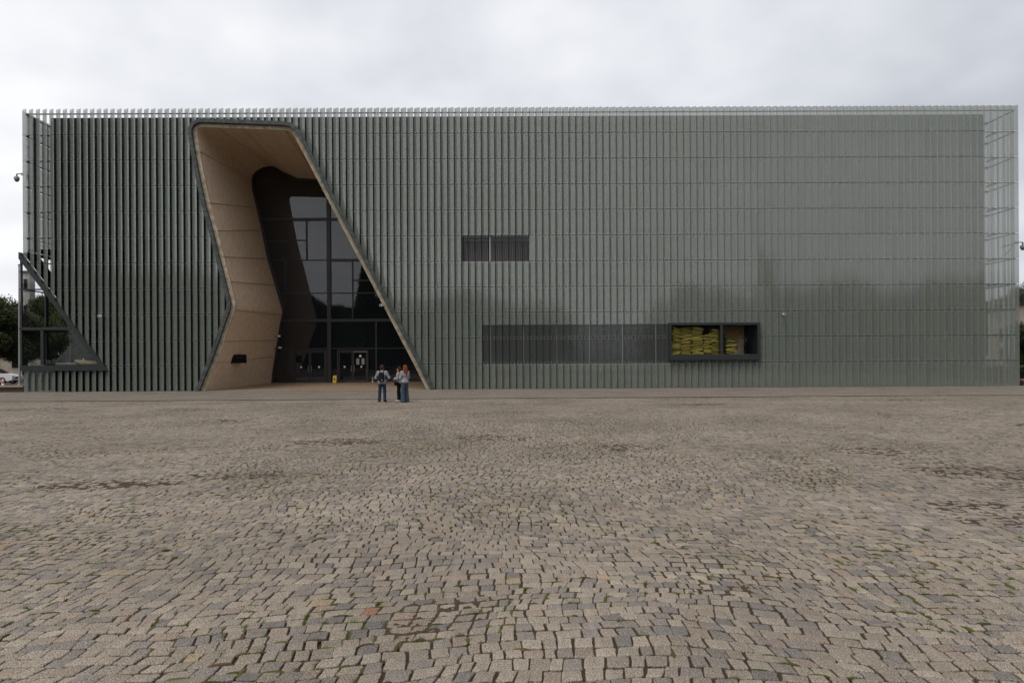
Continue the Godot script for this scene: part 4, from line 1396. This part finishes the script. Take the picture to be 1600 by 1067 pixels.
func surroundings() -> void:
	var r := RandomNumberGenerator.new()
	r.seed = 3
	var cl := MB.new()
	for j in 12:
		var bs := Basis(Vector3(r.randfn(), r.randfn(), r.randfn()).normalized(), r.randf() * TAU)
		var p := Vector3(r.randfn(), r.randfn(), r.randfn()) * 0.17
		var a := bs * Vector3(0, -0.11, 0) + p
		var e := bs * Vector3(0, 0.11, 0) + p
		var u := bs * Vector3(0.055, 0.01, 0.02) + p
		var w := bs * Vector3(-0.055, 0.01, 0.02) + p
		cl.tri(a, u, e)
		cl.tri(a, e, w)
	M.clump = cl.mesh()
	var green := Color(0.055, 0.075, 0.022)
	# left of the museum
	tree("broad dark green tree behind the flagpole at the left edge", Vector3(at(-14, 560, -24).x, 0, -24), 9.2, 3.6, 2.4, Color(0.04, 0.052, 0.018), 5200, false, 4, 0.9)
	tree("brownish green tree half hidden by the museum's left corner", Vector3(at(38, 560, -30).x, 0, -30), 8.0, 2.6, 2.2, Color(0.05, 0.065, 0.022), 4200, false, 6, 0.9)
	tree("tall far tree rising over the beige roof at the left edge", Vector3(at(8, 560, -75).x, 0, -75), 14.5, 6.0, 4.0, Color(0.075, 0.08, 0.025), 3600, false, 8, 1.5)
	tree("far tree seen through the upper corner window", Vector3(at(86, 560, -40).x, 0, -40), 11.0, 3.2, 3.0, green, 4200, false, 9, 1.0)
	tree("low tree seen through the lower corner window", Vector3(at(118, 560, -34).x, 0, -34), 7.0, 3.4, 1.8, Color(0.045, 0.07, 0.025), 3000, false, 10, 0.9)
	# right of the museum
	tree("dark tree beside the museum's right corner", Vector3(at(1606, 560, -26).x, 0, -26), 5.8, 2.6, 1.4, Color(0.035, 0.042, 0.016), 2600, false, 12, 0.9)
	tree("broad tree showing faintly through the louvres of the right corner", Vector3(at(1556, 560, -62).x, 0, -62), 11.5, 5.0, 1.6, green, 4000, false, 14, 1.3)
	tree("bare-topped tree above the pale house at the right edge", Vector3(at(1600, 560, -48).x, 0, -48), 13.5, 3.0, 5.0, Color(0.05, 0.055, 0.03), 700, false, 13, 0.9)
	# across the square, seen in the glass
	tree("tall dark conifer mirrored in the entrance glass", Vector3(-33, 0, 88), 25, 5.0, 1.5, Color(0.028, 0.042, 0.018), 7000, true, 15, 1.9, "trees across the square")
	tree("rounded tree mirrored left of the main entrance mullion", Vector3(-52, 0, 92), 20, 7.0, 4, green, 5000, false, 16, 1.9, "trees across the square")
	tree("second conifer mirrored low in the entrance glass", Vector3(-26, 0, 94), 17, 4.5, 1.5, Color(0.03, 0.045, 0.02), 5000, true, 18, 1.8, "trees across the square")
	var spots := []
	for k in 30: spots.append([-72.0 + k * 5.6 + r.randf_range(-2, 2), 102.0 + r.randf_range(-7, 7), r.randf_range(15.5, 19), r.randf_range(7.5, 9)])
	for k in 22: spots.append([-104.0 + r.randf_range(-7, 7), -24.0 + k * 5.6, r.randf_range(15.5, 19), r.randf_range(7.5, 9)])
	for k in spots.size():
		var s = spots[k]
		tree("leafy tree across the square, seen only as a dark reflection in the glass front", Vector3(s[0], 0, s[1]), s[2], s[3], 1.6, Color(0.05, 0.068, 0.022) * r.randf_range(0.8, 1.2), 6000, false, 30 + k, 2.1, "reflected trees across the square")
	var lawn := MB.new()
	lawn.box(Vector3(0, -0.06, 100), Vector3(260, 0.1, 36))
	lawn.box(Vector3(-104, -0.06, 38), Vector3(40, 0.1, 88))
	struct("lawn", lawn.mesh(), M.lawn)
	apartment("pale apartment block with rows of dark windows mirrored in the entrance glass", Vector3(-44, 0, 132), Vector3(26, 15, 10), lin(0.55, 0.53, 0.5), 5, 9, 0.0, PI)
	apartment("beige low building with a sloping eave behind the left tree", Vector3(at(-4, 560, -58).x - 4.0, 0, -58), Vector3(20, 10.5, 9), lin(0.45, 0.40, 0.34), 3, 7, 0.3, 0.16)
	apartment("narrow pale grey block seen through the glazed corner", Vector3(at(44, 500, -42).x, 0, -42), Vector3(1.0, 13.8, 1.0), lin(0.42, 0.43, 0.41), 4, 1, 0.0, 0.0)
	apartment("pale house with a dark flat roof behind the right corner", Vector3(at(1602, 560, -40).x + 3.0, 0, -40), Vector3(9, 8.6, 8), lin(0.52, 0.45, 0.39), 3, 4, 0.3, 0.0)

func apartment(label: String, at_: Vector3, s: Vector3, k: Color, floors: int, cols: int, eave: float, turn: float) -> void:
	var t := thing("distant_building", label, "building", at_, turn)
	var w := MB.new()
	w.box(Vector3(0, s.y / 2, 0), s)
	part("wall", w.mesh(), textured(mat(k, 0.9, 0.3), noise_tex(0.02, 256, Color(0.8, 0.79, 0.77), Color(1, 1, 1)), 0.15), t)
	var rf := MB.new()
	rf.box(Vector3(0, s.y + 0.14, 0), Vector3(s.x + 0.3 + eave * 2, 0.28, s.z + 0.3 + eave * 2))
	part("roof", rf.mesh(), M.dark, t)
	var fh := s.y / floors
	var ww := MB.new()
	ww.box(Vector3(0, 0, 0), Vector3(minf(1.3, s.x / cols * 0.6), fh * 0.5, 0.12))
	var fm := ww.mesh()
	var gg := MB.new()
	gg.box(Vector3(0, 0, 0.07), Vector3(minf(1.1, s.x / cols * 0.5), fh * 0.42, 0.03))
	var gm := gg.mesh()
	for f in floors:
		for c in cols:
			var o := part("window", fm, M.grey, t, Vector3((c + 0.5 - cols / 2.0) * s.x / cols, fh * (f + 0.55), s.z / 2))
			part("window_pane", gm, M.black, o)

func fittings() -> void:
	# low walls at both ends
	for e in [["low beige garden wall running up to the museum's left corner", XL - 0.35, -1.0, "left"], ["low grey wall running up to the museum's right corner", XR + 0.6, 1.0, "right"]]:
		var t := thing("low_wall", e[0], "wall", Vector3(e[1] + e[2] * 5.0, 0, -0.6))
		var w := MB.new()
		w.box(Vector3(0, 0.1, 0), Vector3(10, 0.4, 0.4))
		part("wall_face", w.mesh(), textured(mat(lin(0.13, 0.085, 0.06), 0.9, 0.3), noise_tex(0.05, 256, Color(0.6, 0.6, 0.6), Color(1, 1, 1)), 0.6), t)
		var c := MB.new()
		c.soft_box(Vector3(0, 0.37, 0), Vector3(10, 0.14, 0.55), 0.015)
		part("coping", c.mesh(), textured(mat(lin(0.36, 0.31, 0.25), 0.9, 0.3), noise_tex(0.05, 256, Color(0.7, 0.7, 0.7), Color(1, 1, 1)), 0.6), t)
	var hd := thing("hedge", "clipped dark hedge behind the low wall at the right edge", "hedge", Vector3(XR + 3.2, 0, -4.0))
	var hm := MB.new()
	hm.box(Vector3(0, 0.5, 0), Vector3(4, 0.9, 0.5))
	part("branches", hm.mesh(), M.bark, hd)
	var tfs := []
	var cols := PackedColorArray()
	for k in 1500:
		tfs.append(Transform3D(Basis(Vector3(rng.randfn(), rng.randfn(), rng.randfn()).normalized(), rng.randf() * TAU) * Basis.from_scale(Vector3.ONE * 0.45), Vector3(rng.randf_range(-2.1, 2.1), rng.randf_range(0.1, 1.25), rng.randf_range(-0.4, 0.4))))
		cols.append(Color(0.035, 0.045, 0.018) * rng.randf_range(0.7, 1.3))
	stuff(many("leaves", M.clump, M.leaf, hd, tfs, cols))
	# flagpole
	var fp := at(29.5, 560, -10.0)
	var pole := thing("flagpole", "tall thin grey flagpole left of the glazed corner", "flagpole", Vector3(fp.x, 0, -10.0))
	var pm := MB.new()
	var ph := at(29.5, 415, -10.0).y
	pm.cyl(Vector3.ZERO, Vector3(0, ph, 0), 0.085, 0.05, 10)
	part("pole", pm.mesh(), mat(lin(0.42, 0.41, 0.4), 0.4, 0.5, 0.3), pole)
	var pc := MB.new()
	pc.ball(Vector3(0, ph + 0.06, 0), Vector3.ONE * 0.09)
	part("finial", pc.mesh(), M.steel, pole)
	var pb := MB.new()
	pb.cyl(Vector3(0, -0.07, 0), Vector3(0, 0.25, 0), 0.18, 0.15, 12)
	part("base", pb.mesh(), M.grey, pole)
	car()
	cone()
	# cameras
	var k1 := at(157, 494, 0.4)
	wall_camera("small white security camera on the louvres right of the triangular corner window", k1, 0.0)
	wall_camera("small white security camera on the louvres right of the bay window", at(1224.5, 491, 0.4), 0.0)
	wall_camera("upper white security camera on the entrance's left stone wall", at(433.5, 525, -8.2), PI / 2)
	wall_camera("lower white security camera on the entrance's left stone wall", at(435, 543, -8.4), PI / 2)
	wall_camera("white security camera on the slanted right edge of the entrance", at(596, 477, 0.6), 0.0)
	arm_camera("hanging dome camera on a strutted arm at the museum's left corner", XL, at(30, 276, -0.6).y, -1.0)
	arm_camera("hanging dome camera on a strutted arm at the museum's right corner", XR, at(1592, 383, -0.6).y, 1.0)
	# plaque on the stone wall
	var pq := thing("plaque", "dark rectangular plaque on the left stone wall of the entrance", "plaque", Vector3.ZERO)
	var a := at(360.0, 567.5, -1.9)
	var e := at(383.0, 554.0, -2.9)
	var mid := (a + e) / 2
	pq.position = mid
	var q := MB.new()
	var along := Vector3(e.x - a.x, 0, e.z - a.z)
	var bs := Basis(along.normalized(), Vector3.UP, along.normalized().cross(Vector3.UP))
	q.soft_box(Vector3.ZERO, Vector3(along.length(), absf(e.y - a.y), 0.3), 0.02, bs)
	part("plate", q.mesh(), M.black, pq)
	var lines := MB.new()
	for j in 2: lines.box(bs * Vector3(0.0, 0.16 - 0.07 * j, 0.153), Vector3(along.length() * (0.7 - 0.15 * j), 0.018, 0.006), bs)
	part("raised_lines", lines.mesh(), M.mullion, pq)
	# folding floor sign and a small post by the doors
	var sg := thing("wet_floor_sign", "yellow folding floor sign left of the grey double doors", "sign", Vector3(at(523, 590, -8.0).x, 0.205, -8.0))
	for sd in [-1.0, 1.0]:
		var m := MB.new()
		m.soft_box(Vector3(0, 0.31, sd * 0.1), Vector3(0.28, 0.62, 0.02), 0.008, Basis(Vector3.RIGHT, -sd * 0.27))
		part("board", m.mesh(), mat(lin(0.62, 0.42, 0.04), 0.5), sg)
	var sgl := MB.new()
	sgl.tri(Vector3(-0.08, 0.26, 0.137), Vector3(0.08, 0.26, 0.137), Vector3(0, 0.42, 0.095))
	part("warning_mark", sgl.mesh(), M.black, sg, Vector3(0, 0.0, 0.012))
	var bp := thing("marker_post", "small yellow and white marker post right of the grey double doors", "post", Vector3(at(582, 590, -8.3).x, 0.21, -8.3))
	for j in 3:
		var m := MB.new()
		m.cyl(Vector3(0, j * 0.14, 0), Vector3(0, j * 0.14 + 0.14, 0), 0.06, 0.06, 10)
		part("band", m.mesh(), [M.white, mat(lin(0.3, 0.2, 0.06), 0.6), mat(lin(0.55, 0.42, 0.1), 0.6)][j], bp)

func wall_camera(label: String, p: Vector3, turn: float) -> void:
	var t := thing("security_camera", label, "camera", p, turn, "security cameras on the museum")
	var m := MB.new()
	m.cyl(Vector3(0, 0, 0), Vector3(-0.02, -0.02, 0.24), 0.075, 0.08, 10)
	part("housing", m.mesh(), M.white, t)
	var l := MB.new()
	l.cyl(Vector3(-0.02, -0.02, 0.241), Vector3(-0.021, -0.021, 0.255), 0.05, 0.05, 10)
	part("lens", l.mesh(), M.black, t)
	var a := MB.new()
	a.cyl(Vector3(0.02, -0.02, 0.05), Vector3(0.12, -0.08, -0.4), 0.025, 0.03, 6)
	part("bracket", a.mesh(), M.dark, t)

func arm_camera(label: String, x: float, y: float, s: float) -> void:
	var t := thing("dome_camera", label, "camera", Vector3(x, y, -0.6), 0.0, "dome cameras on arms")
	var a := MB.new()
	a.cyl(Vector3(-s * 0.6, -0.15, 0), Vector3(s * 0.45, 0.18, 0), 0.03, 0.03, 6)
	a.cyl(Vector3(-s * 0.4, -0.75, 0), Vector3(s * 0.25, 0.05, 0), 0.025, 0.025, 6)
	a.cyl(Vector3(s * 0.45, 0.18, 0), Vector3(s * 0.85, 0.2, 0), 0.03, 0.03, 6)
	a.cyl(Vector3(s * 0.85, 0.2, 0), Vector3(s * 0.87, 0.02, 0), 0.035, 0.05, 6)
	part("arm", a.mesh(), M.rail, t)
	var j := MB.new()
	j.ball(Vector3(s * 0.42, 0.18, 0.0), Vector3(0.2, 0.1, 0.1), 10)
	part("junction_box", j.mesh(), M.grey, t)
	var h := MB.new()
	h.lathe(Vector3(s * 0.87, 0, 0), PackedVector2Array([Vector2(0.16, -0.2), Vector2(0.17, -0.08), Vector2(0.14, 0.0), Vector2(0.05, 0.03)]))
	part("housing", h.mesh(), M.grey, t)
	var d := MB.new()
	d.ball(Vector3(s * 0.87, -0.21, 0), Vector3(0.14, 0.15, 0.14), 12)
	part("dome", d.mesh(), mat(lin(0.16, 0.16, 0.16), 0.2), t)

func car() -> void:
	var end := at(23, 590, -17.0)
	var t := thing("parked_car", "white parked car cut off by the left edge", "car", Vector3(end.x - 2.2, 0.0, -17.0), 0.15)
	var b := MB.new()
	# side outline, front to the right
	var o := PackedVector2Array([Vector2(-2.15, 0.35), Vector2(-1.75, 0.3), Vector2(1.7, 0.28), Vector2(2.18, 0.36), Vector2(2.22, 0.62), Vector2(2.1, 0.82), Vector2(1.2, 0.98), Vector2(-2.05, 0.98), Vector2(-2.2, 0.7)])
	b.ext(o, Transform3D(Basis(), Vector3(0, 0, -0.88)), 1.76)
	part("body", b.mesh(), mat(lin(0.72, 0.72, 0.72), 0.25, 0.6), t)
	var r := MB.new()
	r.ext(PackedVector2Array([Vector2(-2.0, 0.982), Vector2(1.15, 0.982), Vector2(0.35, 1.42), Vector2(-1.5, 1.45), Vector2(-1.85, 1.3)]), Transform3D(Basis(), Vector3(0, 0, -0.74)), 1.48)
	part("cabin", r.mesh(), mat(lin(0.7, 0.7, 0.7), 0.25, 0.6), t)
	var g := PackedVector2Array([Vector2(-1.7, 1.02), Vector2(0.9, 1.02), Vector2(0.3, 1.36), Vector2(-1.45, 1.38)])
	for z in [0.742, -0.762]:
		var w := MB.new()
		w.ext(g, Transform3D(Basis(), Vector3(0, 0, z)), 0.02)
		part("side_window", w.mesh(), M.black, t)
	var ws := MB.new()
	ws.quad(Vector3(1.14, 1.0, 0.66), Vector3(1.14, 1.0, -0.66), Vector3(0.42, 1.40, -0.62), Vector3(0.42, 1.40, 0.62))
	part("windscreen", ws.mesh(), M.black, t, Vector3(0.012, 0.012, 0))
	for x in [-1.35, 1.35]:
		for z in [-0.8, 0.8]:
			var y := MB.new()
			y.cyl(Vector3(x, 0.31, z - 0.1), Vector3(x, 0.31, z + 0.1), 0.32, 0.32, 18)
			var wheel := part("wheel", y.mesh(), M.black, t)
			var rim := MB.new()
			rim.cyl(Vector3(x, 0.31, z - 0.105), Vector3(x, 0.31, z + 0.105), 0.2, 0.2, 14)
			part("rim", rim.mesh(), M.steel, wheel)
	for z in [-0.66, 0.66]:
		var l := MB.new()
		l.soft_box(Vector3(2.16, 0.72, z), Vector3(0.1, 0.14, 0.34), 0.02)
		part("headlight", l.mesh(), M.clip, t)
	var gr := MB.new()
	gr.box(Vector3(2.205, 0.6, 0), Vector3(0.05, 0.16, 0.8))
	part("grille", gr.mesh(), M.black, t)
	var pl := MB.new()
	pl.box(Vector3(2.22, 0.45, 0), Vector3(0.02, 0.11, 0.5))
	part("number_plate", pl.mesh(), M.white, t)

func cone() -> void:
	var p := at(4, 600, -9.0)
	var t := thing("traffic_cone", "red and white traffic cone in front of the parked car", "traffic cone", Vector3(p.x, -0.07, -9.0))
	var red := mat(lin(0.5, 0.06, 0.03), 0.5)
	var b := MB.new()
	b.soft_box(Vector3(0, 0.025, 0), Vector3(0.42, 0.05, 0.42), 0.012)
	part("base", b.mesh(), red, t)
	var h := 0.0
	for k in 5:
		var r0 := lerpf(0.15, 0.03, k / 5.0)
		var r1 := lerpf(0.15, 0.03, (k + 1) / 5.0)
		var m := MB.new()
		m.cyl(Vector3(0, 0.05 + k * 0.17, 0), Vector3(0, 0.05 + (k + 1) * 0.17, 0), r0, r1, 14)
		part("band", m.mesh(), M.white if k % 2 else red, t)

# ------------------------------------------------------------------ people
func hand(mb: MB, wrist: Vector3, dir: Vector3, palm_normal: Vector3) -> void:
	var x := dir.normalized()
	var n := (palm_normal - x * palm_normal.dot(x)).normalized()
	var s := x.cross(n)
	var bones := [[wrist - x * 0.02, wrist + x * 0.02, 0.024, 0.022]]
	for k in 4:
		var off := s * (k - 1.5) * 0.019
		var kn := wrist + x * 0.085 + off
		bones.append([wrist + x * 0.02 + off * 0.7, kn, 0.013, 0.011])
		var l: float = [0.036, 0.042, 0.040, 0.031][k]
		var mid := kn + x * l + n * 0.008
		bones.append([kn, mid, 0.010, 0.009])
		bones.append([mid, mid + x * l * 0.75 + n * 0.022, 0.009, 0.0075])
	var th := wrist + x * 0.025 - s * 0.025
	bones.append([th, th + x * 0.035 - s * 0.026 + n * 0.01, 0.013, 0.011])
	bones.append([th + x * 0.035 - s * 0.026 + n * 0.01, th + x * 0.065 - s * 0.03 + n * 0.024, 0.011, 0.009])
	field(mb, bones, 0.006, 0.007)

func person(label: String, at_: Vector3, turn: float, look: Dictionary) -> Node3D:
	var t := thing("person", label, "person", at_, turn)
	var sc: float = look.scale
	var wd: float = look.shoulder
	var V := func(x, y, z): return Vector3(x, y, z) * sc
	var hips := [V.call(-0.085, 0.93, 0), V.call(0.085, 0.93, 0)]
	var sh := [V.call(-wd, 1.41, 0), V.call(wd, 1.41, 0)]
	var torso := [[V.call(-0.06, 0.97, 0), V.call(0.06, 0.97, 0), 0.115, 0.115], [V.call(0, 1.0, 0), V.call(0, 1.28, 0.0), 0.105, 0.115, Vector3(0.88, 1, 1.1)], [V.call(-wd * 0.5, 1.3, 0), V.call(wd * 0.5, 1.3, 0), 0.105, 0.105], [sh[0] * Vector3(0.8, 1, 1), sh[1] * Vector3(0.8, 1, 1), 0.062, 0.062]]
	var turned := Basis(Vector3.UP, look.head_turn)
	var neck: Vector3 = V.call(0, 1.47, -0.005)
	var hb := func(x, y, z): return neck + turned * (Vector3(x, y, z) * sc)
	var head := [[V.call(0, 1.40, -0.01), hb.call(0, 0.07, 0.01), 0.055, 0.05], [hb.call(0, 0.15, 0.005), hb.call(0, 0.19, -0.015), 0.078, 0.088], [hb.call(0, 0.09, 0.05), hb.call(0, 0.13, 0.04), 0.045, 0.06], [hb.call(0, 0.125, 0.1), hb.call(0, 0.15, 0.085), 0.013, 0.01], [hb.call(-0.08, 0.12, 0), hb.call(-0.082, 0.155, -0.008), 0.012, 0.016], [hb.call(0.08, 0.12, 0), hb.call(0.082, 0.155, -0.008), 0.012, 0.016], [hb.call(-0.018, 0.088, 0.094), hb.call(0.018, 0.088, 0.094), 0.008, 0.008]]
	var body := torso.duplicate()
	var top := []
	for b in torso: top.append([b[0], b[1], b[2] + 0.02, b[3] + 0.02] + ([b[4]] if b.size() > 4 else []))
	if look.hem < 0.95: top.append([V.call(-0.07, look.hem, 0), V.call(0.07, look.hem, 0), 0.145, 0.145, Vector3(1, 1, 1.15)])
	var trousers := [[V.call(-0.06, 0.98, 0), V.call(0.06, 0.98, 0), 0.128, 0.128], [V.call(-0.06, 0.9, 0), V.call(0.06, 0.9, 0), 0.122, 0.122]]
	var shoes := []
	for s in 2:
		var sg := -1.0 if s == 0 else 1.0
		var knee: Vector3 = V.call(sg * look.stance[0] + look.step[s] * 0.0, 0.5, 0.02 + look.step[s] * 0.5)
		var ankle: Vector3 = V.call(sg * look.stance[1], 0.09, -0.02 + look.step[s])
		body.append([hips[s], knee, 0.082, 0.055])
		body.append([knee, ankle, 0.053, 0.038])
		body.append([ankle, ankle + V.call(sg * 0.03, -0.055, 0.14), 0.036, 0.03])
		trousers.append([hips[s], knee, 0.098, look.leg[0]])
		trousers.append([knee, ankle + V.call(0, look.cuff, 0), look.leg[0], look.leg[1]])
		shoes.append([[ankle + V.call(0, -0.045, -0.05), ankle + V.call(sg * 0.035, -0.05, 0.15), 0.042, 0.038], [ankle + V.call(0, -0.02, -0.02), ankle + V.call(sg * 0.02, -0.045, 0.08), 0.045, 0.04]])
		var el: Vector3 = V.call(look.arms[s][0].x, look.arms[s][0].y, look.arms[s][0].z)
		var wr: Vector3 = V.call(look.arms[s][1].x, look.arms[s][1].y, look.arms[s][1].z)
		body.append([sh[s], el, 0.047, 0.038])
		body.append([el, wr, 0.037, 0.026])
		top.append([sh[s], el, 0.068, 0.058])
		top.append([el, wr - (wr - el).normalized() * 0.01, 0.056, 0.042])
		if look.arms[s].size() > 2: pass
	body.append_array(head)
	var mb := MB.new()
	field(mb, body, 0.014, 0.03)
	for s in 2:
		var el: Vector3 = V.call(look.arms[s][0].x, look.arms[s][0].y, look.arms[s][0].z)
		var wr: Vector3 = V.call(look.arms[s][1].x, look.arms[s][1].y, look.arms[s][1].z)
		hand(mb, wr, wr - el + Vector3(0, 0.0, 0.02), look.palm[s])
	var skin := mat(lin(0.45, 0.27, 0.19), 0.6, 0.4)
	part("body", mb.mesh(), skin, t)
	part(look.top_name, fielded(top, 0.014, 0.04), look.top, t)
	part("trousers", fielded(trousers, 0.014, 0.03), look.trousers, t)
	for s in 2: part("shoe", fielded(shoes[s], 0.010, 0.03), look.shoe, t)
	for s in [-1.0, 1.0]:
		var e := MB.new()
		e.ball(hb.call(s * 0.032, 0.145, 0.082), Vector3.ONE * 0.011, 8)
		part("eye", e.mesh(), M.black, t)
	var hair := []
	for h in look.hair: hair.append([hb.call(h[0].x, h[0].y, h[0].z), hb.call(h[1].x, h[1].y, h[1].z), h[2], h[3]])
	part("hair", fielded(hair, 0.011, 0.03), look.hair_mat, t)
	return t

func cloth(r: float, g: float, b: float) -> StandardMaterial3D:
	return textured(mat(lin(r, g, b), 0.9, 0.2), noise_tex(0.05, 128, Color(0.72, 0.72, 0.72), Color(1, 1, 1), FastNoiseLite.TYPE_SIMPLEX_SMOOTH, 4, 40), 1.6)

func people() -> void:
	var cap := [[Vector3(0, 0.17, -0.02), Vector3(0, 0.205, -0.02), 0.09, 0.094], [Vector3(0, 0.13, -0.05), Vector3(0, 0.16, -0.06), 0.06, 0.07]]
	var p := on_ground(597, 628)
	# he stands with his back to us
	var him := person("person with a dark backpack, grey sweatshirt and blue jeans, seen from behind", Vector3(p.x, 0.0, p.z), PI, {
		"scale": 1.0, "shoulder": 0.2, "head_turn": 0.0, "hem": 0.93, "stance": [0.115, 0.13], "step": [0.0, 0.0], "leg": [0.075, 0.07], "cuff": 0.0,
		"arms": [[Vector3(-0.33, 1.15, 0.02), Vector3(-0.2, 1.03, 0.24)], [Vector3(0.31, 1.14, 0.02), Vector3(0.14, 1.06, 0.26)]], "palm": [Vector3(0, 1, 0), Vector3(0, 1, 0)],
		"top": cloth(0.36, 0.37, 0.40), "top_name": "sweatshirt", "trousers": cloth(0.035, 0.06, 0.11), "shoe": cloth(0.02, 0.02, 0.022), "hair": cap, "hair_mat": cloth(0.075, 0.045, 0.032)})
	him.get_node("hair").set_meta("label", "short brown hair")
	var bag := thing("backpack", "dark navy backpack worn on the back of the person in blue jeans", "backpack", Vector3(p.x, 0.0, p.z))
	var z0 := 0.2
	part("pack", fielded([[Vector3(-0.07, 1.08, z0 + 0.02), Vector3(-0.06, 1.33, z0), 0.085, 0.075], [Vector3(0.07, 1.08, z0 + 0.02), Vector3(0.06, 1.33, z0), 0.085, 0.075], [Vector3(0, 1.06, z0 + 0.03), Vector3(0, 1.35, z0), 0.09, 0.08]], 0.014, 0.05), cloth(0.018, 0.019, 0.03), bag)
	part("bag_pocket", fielded([[Vector3(-0.06, 1.06, z0 + 0.1), Vector3(0.06, 1.06, z0 + 0.1), 0.05, 0.05], [Vector3(-0.06, 1.14, z0 + 0.09), Vector3(0.06, 1.14, z0 + 0.09), 0.045, 0.045]], 0.012, 0.03), cloth(0.022, 0.023, 0.034), bag)
	for s in [-1.0, 1.0]:
		part("strap", fielded([[Vector3(s * 0.08, 1.38, 0.13), Vector3(s * 0.11, 1.48, 0.02), 0.024, 0.024], [Vector3(s * 0.11, 1.48, 0.02), Vector3(s * 0.12, 1.36, -0.14), 0.024, 0.022], [Vector3(s * 0.12, 1.36, -0.14), Vector3(s * 0.15, 1.08, -0.13), 0.02, 0.016]], 0.012, 0.01), cloth(0.018, 0.019, 0.03), bag)
	var lab := MB.new()
	lab.soft_box(Vector3(0.06, 1.045, z0 + 0.152), Vector3(0.05, 0.035, 0.012), 0.004)
	part("patch", lab.mesh(), M.clip, bag)
	# she stands in profile with folded arms
	p = on_ground(623.5, 627.5)
	var fold := [[Vector3(-0.23, 1.14, 0.05), Vector3(0.03, 1.13, 0.20)], [Vector3(0.23, 1.14, 0.05), Vector3(-0.03, 1.17, 0.22)]]
	var long_dark := [[Vector3(0, 0.17, -0.02), Vector3(0, 0.2, -0.02), 0.094, 0.097], [Vector3(-0.05, 0.14, -0.04), Vector3(-0.075, -0.06, -0.03), 0.055, 0.045], [Vector3(0.05, 0.14, -0.04), Vector3(0.075, -0.06, -0.03), 0.055, 0.045], [Vector3(0, 0.12, -0.07), Vector3(0, -0.08, -0.09), 0.065, 0.05]]
	person("brown-haired person in black trousers and white shoes, arms folded, looking left", Vector3(p.x, 0, p.z), -PI / 2 - 0.1, {
		"scale": 0.95, "shoulder": 0.175, "head_turn": 0.05, "hem": 0.96, "stance": [0.085, 0.08], "step": [0.07, -0.05], "leg": [0.075, 0.07], "cuff": 0.02,
		"arms": fold, "palm": [Vector3(0, 0, -1), Vector3(0, 0, -1)], "top": cloth(0.40, 0.39, 0.42), "top_name": "sweatshirt", "trousers": cloth(0.012, 0.012, 0.014), "shoe": cloth(0.6, 0.58, 0.55), "hair": long_dark, "hair_mat": cloth(0.085, 0.028, 0.016)})
	var hb := thing("handbag", "small black handbag at the hip of the person in black trousers", "handbag", Vector3(p.x - 0.08, 0, p.z + 0.14))
	part("bag", fielded([[Vector3(-0.07, 0.9, 0.02), Vector3(0.07, 0.9, 0.02), 0.06, 0.06], [Vector3(-0.07, 0.84, 0.02), Vector3(0.07, 0.84, 0.02), 0.06, 0.06]], 0.012, 0.03), cloth(0.012, 0.012, 0.013), hb)
	part("strap", fielded([[Vector3(0.06, 0.95, 0.0), Vector3(0.1, 1.2, 0.0), 0.01, 0.01], [Vector3(0.1, 1.2, 0.0), Vector3(0.09, 1.38, -0.06), 0.01, 0.01]], 0.007, 0.01), cloth(0.012, 0.012, 0.013), hb)
	p = on_ground(632.5, 628.5)
	var long_red := [[Vector3(0, 0.17, -0.02), Vector3(0, 0.205, -0.02), 0.096, 0.1], [Vector3(-0.05, 0.14, -0.05), Vector3(-0.085, -0.12, -0.07), 0.06, 0.045], [Vector3(0.05, 0.14, -0.05), Vector3(0.085, -0.12, -0.07), 0.06, 0.045], [Vector3(0, 0.12, -0.08), Vector3(0, -0.2, -0.13), 0.07, 0.03]]
	person("long red-haired person in wide blue jeans and a pale grey jacket", Vector3(p.x, 0, p.z), PI + 0.75, {
		"scale": 1.0, "shoulder": 0.175, "head_turn": 0.1, "hem": 1.0, "stance": [0.115, 0.135], "step": [0.05, -0.03], "leg": [0.095, 0.115], "cuff": -0.045,
		"arms": fold, "palm": [Vector3(0, 0, -1), Vector3(0, 0, -1)], "top": cloth(0.42, 0.41, 0.45), "top_name": "jacket", "trousers": cloth(0.075, 0.11, 0.15), "shoe": cloth(0.25, 0.2, 0.17), "hair": long_red, "hair_mat": cloth(0.24, 0.075, 0.03)})
